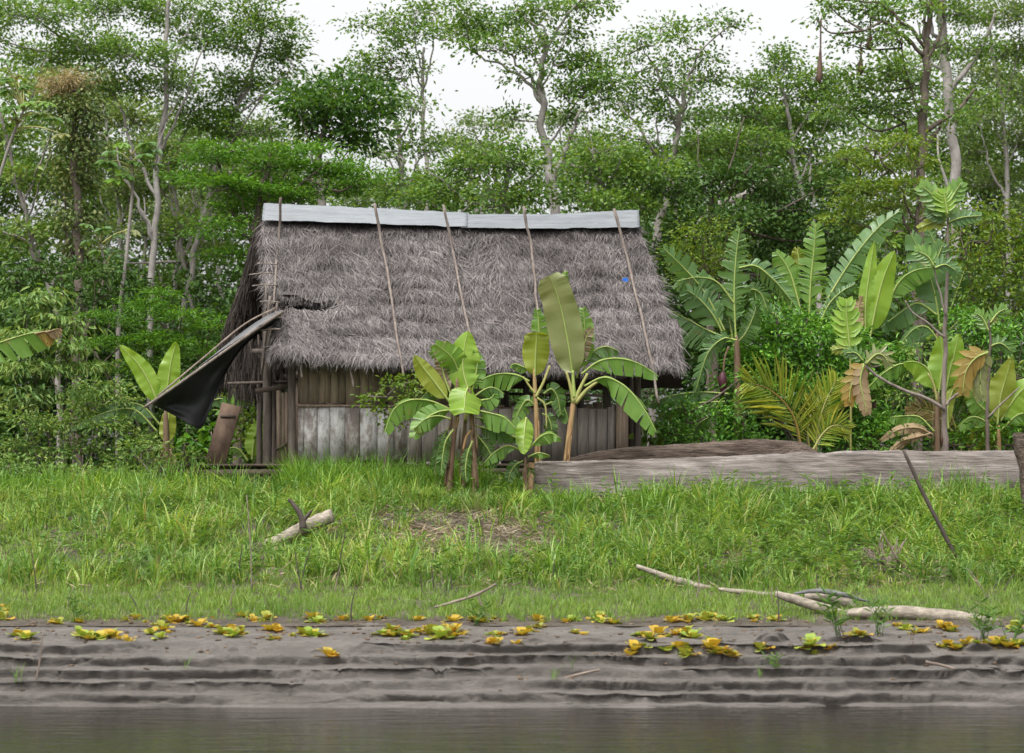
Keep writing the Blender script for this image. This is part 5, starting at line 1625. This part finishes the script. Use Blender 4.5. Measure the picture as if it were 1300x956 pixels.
banana('blue green banana plant whose broad leaf rises behind the lobed sapling at right', 44.6, [(1188, 620), (1188, 500), (1190, 420)], (8, 5),
       [LF([(1194, 420), (1186, 370), (1172, 330), (1156, 296)], 19, 'ban_blue', tatter=.3, fa=8, fb=12), LF([(1196, 420), (1196, 370), (1190, 320), (1178, 290)], 13, 'ban_blue', tatter=.3, oy=.2), LF([(1125, 392), (1140, 360), (1160, 344), (1192, 338)], 12, 'ban_green', arch=True, oy=-.3), LF([(1196, 440), (1178, 416), (1160, 418), (1140, 440)], 16, 'ban_blue', arch=True, oy=-.3, tatter=.15),
        LF([(1190, 400), (1165, 385), (1142, 398), (1118, 416)], 11, 'ban_blue', arch=True, tatter=.2), LF([(1196, 420), (1215, 370), (1228, 330), (1232, 305)], 17, 'ban_dark', tatter=.7, oy=.3), LF([(1205, 420), (1222, 400), (1230, 372), (1234, 350)], 14, 'ban_dark', tatter=.6, oy=.4)], 'stem_brown')
banana('banana plant with bright fan of leaves standing behind the long log near the sapling', 41.2, [(1190, 615), (1190, 560), (1190, 520), (1191, 498)], (6, 4),
       [LF([(1191, 502), (1195, 475), (1197, 452), (1193, 426)], 15, 'ban_bright', oy=.1), LF([(1200, 500), (1206, 470), (1212, 448), (1217, 424)], 12, 'ban_bright', fa=15, fb=5, oy=.15), LF([(1188, 500), (1180, 472), (1165, 460), (1146, 460)], 12, 'ban_bright', arch=True, oy=.1), LF([(1160, 462), (1140, 463), (1120, 475), (1102, 492)], 8, 'ban_green', arch=True, oy=.2, pet=.02), LF([(1186, 548), (1168, 530), (1150, 528), (1130, 530)], 10, 'ban_green', arch=True, oy=-.1),
        LF([(1184, 552), (1165, 543), (1140, 546), (1116, 560)], 6, 'ban_dry', oy=-.2), LF([(1182, 556), (1165, 552), (1148, 562), (1134, 575)], 4, 'ban_dry', oy=-.2), LF([(1182, 550), (1160, 556), (1145, 560), (1128, 574)], 4, 'ban_dry', oy=-.25), LF([(1204, 545), (1203, 520), (1208, 500), (1214, 490)], 6, 'ban_yellow', oy=-.1)],
       'stem_brown', [([(1190, 510), (1186, 490), (1178, 474)], 1.8)])
banana('young banana plant with yellow green leaves at the right edge behind the log', 41.4, [(1268, 615), (1268, 570), (1268, 540)], (5, 3.5),
       [LF([(1266, 540), (1270, 505), (1277, 480), (1284, 454)], 14, 'ban_yellow', fa=5, fb=20), LF([(1270, 535), (1284, 512), (1298, 495), (1320, 480)], 15, 'ban_bright', fa=20, fb=5, oy=.1), LF([(1264, 535), (1252, 522), (1240, 510), (1232, 492)], 12, 'ban_green', oy=.1), LF([(1262, 545), (1246, 532), (1232, 530), (1216, 542)], 9, 'ban_green', arch=True, oy=-.1), LF([(1272, 545), (1290, 528), (1304, 525), (1320, 532)], 10, 'ban_green', arch=True)],
       'stem_tan')


# ------------------------------------------------------------------ palm seedlings and lobed-leaf saplings
def frond(parent, pts, Y, ll, n, mat, rmat='petiole', spread=55, dY=0.0):
    q = [P(a, b, Y + dY * i / (len(pts) - 1)) for i, (a, b) in enumerate(pts)]
    c = catmull(q, n)
    t = norm(np.gradient(c, axis=0))
    side = norm(np.cross(t, [0, 1.0, 0]))
    u = np.linspace(0, 1, n)
    k = u > .12
    lf = MB()
    for s_ in (1, -1):
        a = np.radians(spread - 22 * u[k])[:, None] + rng.normal(0, .06, (k.sum(), 1))
        ax = t[k] * np.cos(a) + side[k] * s_ * np.sin(a) + np.array([0, -.25, -.10]) + rng.normal(0, .05, (k.sum(), 3))
        L = px2m(ll, Y) * (np.sin(np.pi * np.clip(u[k] * .86 + .12, 0, 1)) ** .6) * rng.uniform(.85, 1.1, k.sum())
        lf.leaves(c[k], ax, np.array([0, -1.0, .3]) + rng.normal(0, .25, (k.sum(), 3)), L * 1.15, L * 0 + px2m(2.9, Y), .2, True)
    o = lf.build('frond', M[mat], parent)
    mb = MB()
    mb.tube(c, [px2m(1.8, Y), px2m(.5, Y)], 6)
    mb.build('midrib', M[rmat], o, smooth=True)


M['palm'] = leaf_mat('palm leaflets', [(.20, .31, .035), (.30, .38, .05), (.42, .42, .07), (.13, .25, .035)], trans=.35)
M['palm_dry'] = leaf_mat('dry palm leaflets', [(.25, .19, .07), (.36, .28, .11), (.42, .33, .15)], trans=.25)
pr = thing('palm_seedling', P(1026, 580, 41.0), 'young coconut palm with two yellowish feather fronds behind the split log', 'palm')
frond(pr, [(1018, 572), (1010, 535), (995, 510), (972, 492), (948, 486)], 41.0, 52, 44, 'palm', 'ban_orange', dY=-.2)
frond(pr, [(1036, 575), (1039, 540), (1048, 510), (1062, 482)], 41.0, 42, 38, 'palm', dY=.1, spread=48)
frond(pr, [(1028, 575), (1026, 545), (1032, 520), (1044, 500)], 41.2, 30, 26, 'palm', dY=.3)
frond(pr, [(1030, 575), (1045, 550), (1060, 540), (1078, 545)], 40.9, 26, 24, 'palm', spread=60)
pr2 = thing('palm_seedling', P(1225, 580, 42.2), 'palm seedling with stiff dark fans between the two right banana plants', 'palm')
frond(pr2, [(1222, 580), (1214, 545), (1204, 520), (1190, 500)], 42.2, 34, 34, 'ban_dark')
frond(pr2, [(1228, 580), (1238, 545), (1245, 515), (1250, 485)], 42.2, 36, 34, 'palm')
frond(pr2, [(1226, 580), (1240, 560), (1256, 550), (1272, 552)], 42.0, 26, 30, 'palm')
frond(pr2, [(1220, 560), (1190, 528), (1170, 520), (1152, 522)], 42.0, 20, 26, 'palm_dry')


def lobed_leaf(parent, pts, Y, w, mat, lobes=6, dY=0.0):
    q = [P(a, b, Y + dY * i / (len(pts) - 1)) for i, (a, b) in enumerate(pts)]
    n = 20
    c = catmull(q, n)
    t = norm(np.gradient(c, axis=0))
    side = norm(np.cross(t, [0, 1.0, 0]))
    hw = px2m(w, Y)
    mb = MB()
    u = np.linspace(0, 1, n)
    core = hw * .46 * np.sin(np.pi * (u * .9 + .05)) ** .6
    mb.grid(np.stack([c - side * core[:, None] + [0, .02, 0], c, c + side * core[:, None] + [0, .02, 0]], 1))
    for k in range(lobes):
        f = .14 + .78 * k / (lobes - 1)
        i = int(f * (n - 1))
        L = hw * (1.35 * math.sin(math.pi * (f * .72 + .16)) ** .7)
        for s_ in (1, -1):
            a = math.radians(62 - 32 * f + rng.uniform(-6, 6))
            ax = t[i] * math.cos(a) + side[i] * s_ * math.sin(a) + np.array([0, rng.uniform(-.05, .12), -.08])
            mb.leaves(c[i:i + 1], ax[None], np.array([[rng.uniform(-.2, .2), -1.0, .2]]), L, np.linalg.norm(c[-1] - c[0]) / lobes * 1.15, .02, True)
    mb.leaves(c[-3:-2], t[-3:-2], np.array([[0, -1.0, .2]]), hw * .6, hw * .45, .08, True)
    o = mb.build('leaf', M[mat], parent)
    rb = MB()
    rb.tube(c - [0, .012, 0], [px2m(1.4, Y), px2m(.4, Y)], 5)
    rb.build('midrib', M['rib'], o, smooth=True)


sp = thing('breadfruit_sapling', P(1199, 600, 40.3), 'slim grey breadfruit sapling with deeply lobed leaves rising behind the long log', 'sapling')
mb = MB()
bent(mb, [(1202, 600), (1200, 540), (1199, 480), (1201, 400), (1203, 330), (1204, 276)], 40.3, (.062, .05, .042, .035, .028, .02), n=30, wob=.05, jig=.5)
mb.build('trunk', M['pole'], sp, smooth=True)
for pts, r in [([(1199, 520), (1175, 505), (1140, 492), (1115, 478), (1098, 464)], (.034, .024)), ([(1200, 515), (1208, 506), (1217, 499)], (.028, .02)), ([(1199, 430), (1180, 412), (1160, 398), (1149, 381)], (.022, .014)), ([(1201, 402), (1194, 375), (1188, 350), (1185, 336)], (.02, .014))]:
    mb = MB()
    bent(mb, pts, 40.2, r, n=14, wob=.06, jig=.4)
    mb.build('branch', M['pole'], sp, smooth=True)
for pts, w, mt, oy in [([(1203, 276), (1196, 262), (1184, 248), (1170, 236)], 17, 'ban_green', 0), ([(1204, 276), (1206, 258), (1212, 245), (1220, 232)], 15, 'ban_green', .1), ([(1203, 272), (1200, 256), (1198, 245)], 15, 'ban_bright', -.1), ([(1202, 280), (1190, 272), (1178, 268)], 11, 'ban_blue', .1), ([(1204, 282), (1222, 276), (1244, 274)], 11, 'ban_blue', .1), ([(1201, 286), (1186, 282), (1166, 290)], 9, 'ban_yellow', .2),
                       ([(1186, 338), (1178, 326), (1164, 318)], 13, 'ban_green', 0), ([(1186, 336), (1192, 322), (1196, 312)], 13, 'ban_dark', .1), ([(1187, 340), (1200, 336), (1214, 344)], 13, 'ban_blue', -.1),
                       ([(1097, 462), (1088, 474), (1080, 492), (1078, 512)], 15, 'ban_orange', -.1), ([(1096, 464), (1092, 484), (1096, 505), (1101, 525)], 12, 'ban_dry', -.15), ([(1099, 462), (1112, 450), (1122, 452), (1128, 462)], 14, 'ban_olive', 0),
                       ([(1096, 458), (1086, 448), (1074, 448)], 10, 'ban_dark', .1)]:
    lobed_leaf(sp, pts, 40.15 + oy, w, mt)
sp2 = thing('breadfruit_sapling', P(1254, 600, 40.4), 'thin second breadfruit sapling with a big orange brown dying leaf at the right', 'sapling')
mb = MB()
bent(mb, [(1254, 600), (1254, 540), (1255, 480), (1257, 440), (1256, 405)], 40.4, (.04, .034, .026, .016), n=20, wob=.05, jig=.5)
mb.build('trunk', M['bark_dark'], sp2, smooth=True)
for pts, w, mt, oy in [([(1252, 448), (1238, 455), (1226, 472), (1222, 500)], 19, 'ban_orange', -.05), ([(1254, 446), (1246, 462), (1244, 485), (1246, 505)], 16, 'ban_olive', .05), ([(1256, 440), (1270, 436), (1284, 446)], 12, 'ban_dark', .1), ([(1255, 420), (1248, 405), (1240, 398)], 11, 'ban_green', .1), ([(1257, 410), (1266, 398), (1276, 392)], 11, 'ban_green', .1)]:
    lobed_leaf(sp2, pts, 40.3 + oy, w, mt)
mb = MB()
bent(mb, [(1254, 530), (1272, 512), (1294, 492)], 40.35, (.022, .012), n=10)
mb.build('branch', M['pole'], sp2, smooth=True)
sp3 = thing('breadfruit_seedling', P(1082, 600, 41.8), 'lime green deeply lobed leaf standing up out of the glossy bush', 'seedling')
mb = MB()
bent(mb, [(1080, 600), (1080, 520), (1079, 442)], 41.8, (.022, .014), n=10)
mb.build('stem', M['petiole'], sp3, smooth=True)
lobed_leaf(sp3, [(1079, 445), (1077, 425), (1075, 405), (1074, 382)], 41.7, 19, 'ban_bright', 7)
lobed_leaf(sp3, [(1079, 445), (1070, 442), (1058, 444)], 41.7, 9, 'ban_yellow', 5)
# cecropia-like saplings with big palmate leaves at the left
def palmate(parent, px, row, Y, r, mat, tilt=0.0):
    c = P(px, row, Y)
    k = 8
    a = np.linspace(0, 2 * np.pi, k, endpoint=False) + rng.uniform(0, 1)
    ax = np.stack([np.cos(a), np.sin(a) * .8, np.sin(a) * .25 * rng.uniform(-1, 1) - .25 + tilt * np.cos(a)], 1)
    mb = MB()
    mb.leaves(np.tile(c, (k, 1)), ax, np.tile([0, -.4, 1.0], (k, 1)) + rng.normal(0, .15, (k, 3)), px2m(r, Y) * rng.uniform(.8, 1.1, k), px2m(r * .55, Y), .12, True)
    mb.build('leaf', M[mat], parent)


def cecropia(label, Y, trunk, tops, r, mats):
    root = thing('broadleaf_sapling', P(trunk[0][0], 640, Y), label, 'sapling')
    ORG[root.name][2] = 2.58
    root.location[2] = 2.58
    mb = MB()
    pts = [np.array([(trunk[0][0] - 650) / FP * Y, Y, 2.5])] + [P(a, b, Y) for a, b in trunk]
    p = catmull(pts, 24)
    mb.tube(p, np.linspace(.06, .025, 24), 7, .05)
    mb.build('trunk', M['bark_pale'], root, smooth=True)
    for i, (px, row) in enumerate(tops):
        a = p[np.argmin(np.linalg.norm(p - P(px, row + 14, Y), axis=1))]
        b_ = P(px, row, Y + rng.uniform(-.4, .4))
        mb = MB()
        mb.tube(catmull([a, (a + b_) / 2 + [0, 0, .08], b_], 8), [.02, .01], 5)
        mb.build('leaf_stalk', M['petiole'], root, smooth=True)
        palmate(root, px, row, b_[1], r * rng.uniform(.8, 1.15), mats[i % len(mats)], rng.uniform(-.3, .3))


cecropia('small sapling with big pale backed palmate leaves left of the feathery tree', 50, [(150, 430), (160, 330), (168, 240), (166, 190)], [(140, 192), (155, 182), (186, 182), (172, 205), (198, 208), (150, 212), (182, 196), (135, 205), (160, 222), (148, 228), (194, 190)], 17, ['ban_dark', 'ban_green', 'ban_blue', 'ban_dark'])
cecropia('second big leaved sapling lower down in front of the pale trunks at left', 51, [(150, 430), (140, 370), (128, 310)], [(112, 305), (130, 290), (150, 298), (166, 292), (125, 318), (145, 325), (110, 285), (135, 340), (158, 318)], 15, ['ban_dark', 'ban_blue', 'ban_dark', 'ban_olive'])
cecropia('big leaved tree leaning in over the left edge with yellowish leaves', 47, [(-30, 430), (-20, 300), (10, 190), (30, 140)], [(5, 75), (20, 95), (8, 115), (35, 130), (50, 145), (20, 150), (70, 150), (45, 165), (5, 100), (78, 170), (30, 110), (60, 130), (12, 135)], 15, ['ban_dark', 'ban_olive', 'ban_dark', 'ban_green'])


# ------------------------------------------------------------------ hanging nests
def hang_nest(label, px, row0, row1, bulb, Y):
    top_ = P(px[0], row0, Y)
    n = 18
    p = catmull([top_, P((px[0] + px[1]) / 2 + .5, (row0 + row1) / 2, Y), P(px[1], row1, Y)], n)
    u = np.linspace(0, 1, n)
    b = px2m(bulb, Y) * 1.25
    r = np.interp(u, [0, .1, .45, .62, .78, .9, .97, 1], [.25, .22, .25, .5, .85, 1, .75, .1]) * b
    mb = MB()
    mb.tube(p, r, 10, .12)
    o = mb.build('hanging_nest', M['nest'], origin=top_, smooth=True)
    tag(o, label, 'bird nest', 'woven bird nests hanging from the tall tree')


hang_nest('longest woven nest hanging alone at the left against the white sky', (1042, 1040), 24, 106, 3.6, 54.6)
hang_nest('middle hanging nest with a thin neck and round bulb against the sky', (1093, 1092), 48, 95, 3.4, 54.8)
hang_nest('rightmost short hanging nest partly among the leaves', (1105, 1104), 22, 63, 3.6, 54.9)


# ------------------------------------------------------------------ water lettuce stranded on the mud
def lettuce_mesh(mat, k, seed):
    r_ = np.random.RandomState(seed)
    mb = MB()
    for i in range(k):
        a = i * 2.4 + r_.uniform(-.2, .2)
        el = np.interp(i / k, [0, 1], [.1, 1.2]) + r_.uniform(-.25, .25)
        L = .18 * r_.uniform(.6, 1.2) * (1 - .25 * i / k)
        d = np.array([math.cos(a) * math.cos(el), math.sin(a) * math.cos(el), math.sin(el)])
        s_ = norm(np.cross(d, [0, 0, 1.0]))
        up = np.cross(s_, d)
        g = []
        for u in np.linspace(0, 1, 6):
            w = L * .38 * np.interp(u, [0, .4, .8, 1], [.25, .75, 1, .62])
            ce = d * L * u + up * (.10 * L * u * u)
            g.append([ce + s_ * w * q + up * (abs(q) * .18 * w) - up * L * .12 * (u > .9) for q in (-1, -.5, 0, .5, 1)])
        mb.grid(np.array(g))
    o = mb.build('water_lettuce', M[mat], smooth=False)
    me = o.data
    bpy.data.objects.remove(o)
    return me


LM = {'y': [lettuce_mesh('lettuce_yellow', 9, s) for s in (1, 2)], 'm': [lettuce_mesh('lettuce', 12, s) for s in (3, 4, 5)], 'g': [lettuce_mesh('lettuce_green', 11, s) for s in (6, 7)]}
spots = """8,778,y 4,786,m 22,808,m 33,812,g 66,788,y 74,792,m 98,790,m 104,786,y 112,810,g 128,811,g 142,810,y 152,812,y 160,788,m 172,786,y 184,790,m 193,806,m 214,803,y 206,800,m
212,786,m 226,790,y 240,792,m 250,796,y 258,790,y 268,796,m 284,806,m 294,800,y 302,805,y 306,798,m 322,788,y 346,812,m 352,802,y 372,808,m 384,804,m 398,808,g 406,808,y 418,838,y 426,834,y 436,788,y 446,784,m
410,790,m 396,786,y 340,786,m 470,788,y 482,786,m 486,806,g 500,808,m 516,808,m 534,802,y 544,806,m 560,810,g 574,810,m 586,806,y 600,788,y 612,790,m 622,806,g 628,824,y 664,806,y 672,802,m 656,826,y
730,804,m 742,806,y 718,790,y 762,786,m 806,828,y 800,832,y 812,808,g 824,812,m 836,806,y 848,808,m 860,804,y 870,808,y 880,810,g 852,788,y 862,784,y 874,790,m 846,828,g 862,826,y 872,832,g 894,788,m 908,784,y 914,788,y 904,824,y 914,832,m 900,812,g 926,834,y
958,790,y 984,788,m 1024,828,m 1030,824,g 1054,826,y 1078,812,y 1088,810,m 1160,804,m 1150,800,g 1196,798,y 1206,800,y 1198,822,m 1214,824,m 1226,820,y 1240,822,g 1268,818,m 1278,822,y 1296,820,y 1290,802,m 966,826,m 780,792,m 690,790,m 640,788,m 530,788,y 574,788,y""".split()
CL = {'y': 'bright yellow water lettuce rosette stranded on the grey mud', 'm': 'yellow and green water lettuce rosette stranded on the grey mud', 'g': 'mostly green water lettuce rosette stranded on the grey mud'}
for s_ in list(spots):
    a, b_, k = s_.split(',')
    if rng.rand() < .62:
        spots.append('%d,%d,%s' % (int(a) + rng.randint(-13, 14), min(int(b_) + rng.randint(-5, 6), 836), rng.choice(['y', 'm', 'g', 'm'])))
for s_ in spots:
    a, b_, k = s_.split(',')
    g0 = ground_at(int(a), int(b_))
    o = bpy.data.objects.new('water_lettuce', LM[k][rng.randint(len(LM[k]))])
    COL.objects.link(o)
    sc = rng.uniform(.4, 1.15) * (1.1 if int(b_) > 798 else .9)
    o.location = (g0[0], g0[1], g0[2] - .012)
    o.scale = (sc, sc, sc * rng.uniform(.75, 1.05))
    o.rotation_euler = (rng.uniform(-.15, .15), rng.uniform(-.15, .15), rng.uniform(0, 6.28))
    tag(o, CL[k], 'water lettuce', {'y': 'yellow water lettuce on the mud', 'm': 'mixed yellow green water lettuce on the mud', 'g': 'green water lettuce on the mud'}[k])


# ------------------------------------------------------------------ sprigs growing on the mud
def sprig(px, row, h, lab, k=7, wide=False):
    g0 = ground_at(px, row)
    Y = g0[1]
    hm = px2m(h, Y)
    mb = MB()
    for i in range(k):
        a = rng.uniform(0, 6.28)
        b0 = g0 + [rng.uniform(-.05, .05), rng.uniform(-.05, .05), 0]
        if wide:
            tp2 = b0 + [rng.uniform(-.5, .5) * hm, rng.uniform(-.2, .2) * hm, hm * rng.uniform(.5, 1)]
            mb.tube(catmull([b0, (b0 + tp2) / 2 + [0, 0, .1 * hm], tp2], 6), [.005, .003], 4)
            t = np.linspace(.3, 1, 7)[:, None]
            pos = b0 + (tp2 - b0) * t
            aa = np.arange(7) * 2.4
            ax = np.stack([np.cos(aa), np.sin(aa), np.full(7, .6)], 1)
            mb.leaves(pos, ax, rng.normal(0, 1, (7, 3)) + [0, 0, 1], hm * .26, hm * .06, .15, True)
        else:
            blades(mb, b0[None], np.array([hm * rng.uniform(.6, 1.1)]), np.array([.011]), np.array([[math.cos(a), math.sin(a)]]), np.array([rng.uniform(.2, .8)]))
    o = mb.build('grass_sprig', M['weed'], origin=g0)
    tag(o, lab, 'sprig')


sprig(22, 866, 34, 'grass sprig sprouting from the mud ledges at the lower left corner')
sprig(238, 858, 34, 'pale green sprig on the mud ledges left of the middle', 4)
sprig(702, 866, 24, 'small green sprig on the mud ledges below the middle')
sprig(724, 850, 34, 'thin single green shoot on the mud right of the middle', 2)
sprig(966, 862, 22, 'short green sprig on the mud ledges right of the yellow rosettes', 4)
sprig(1066, 808, 62, 'bushy young weed growing at the mud edge before the driftwood', 8, True)
sprig(1116, 808, 50, 'leafy young weed growing left of the long driftwood trunk', 7, True)
sprig(1248, 812, 56, 'tall young weed in front of the right end of the driftwood trunk', 7, True)
sprig(1284, 818, 48, 'young weed at the right edge of the mud bank', 6, True)
sprig(986, 858, 40, 'feathery pale weed on the mud at the lower right', 3, True)
sprig(100, 790, 46, 'weed clump standing at the mud edge on the left', 5, True)
sprig(605, 795, 44, 'weed clump at the mud edge near the middle', 5, True)
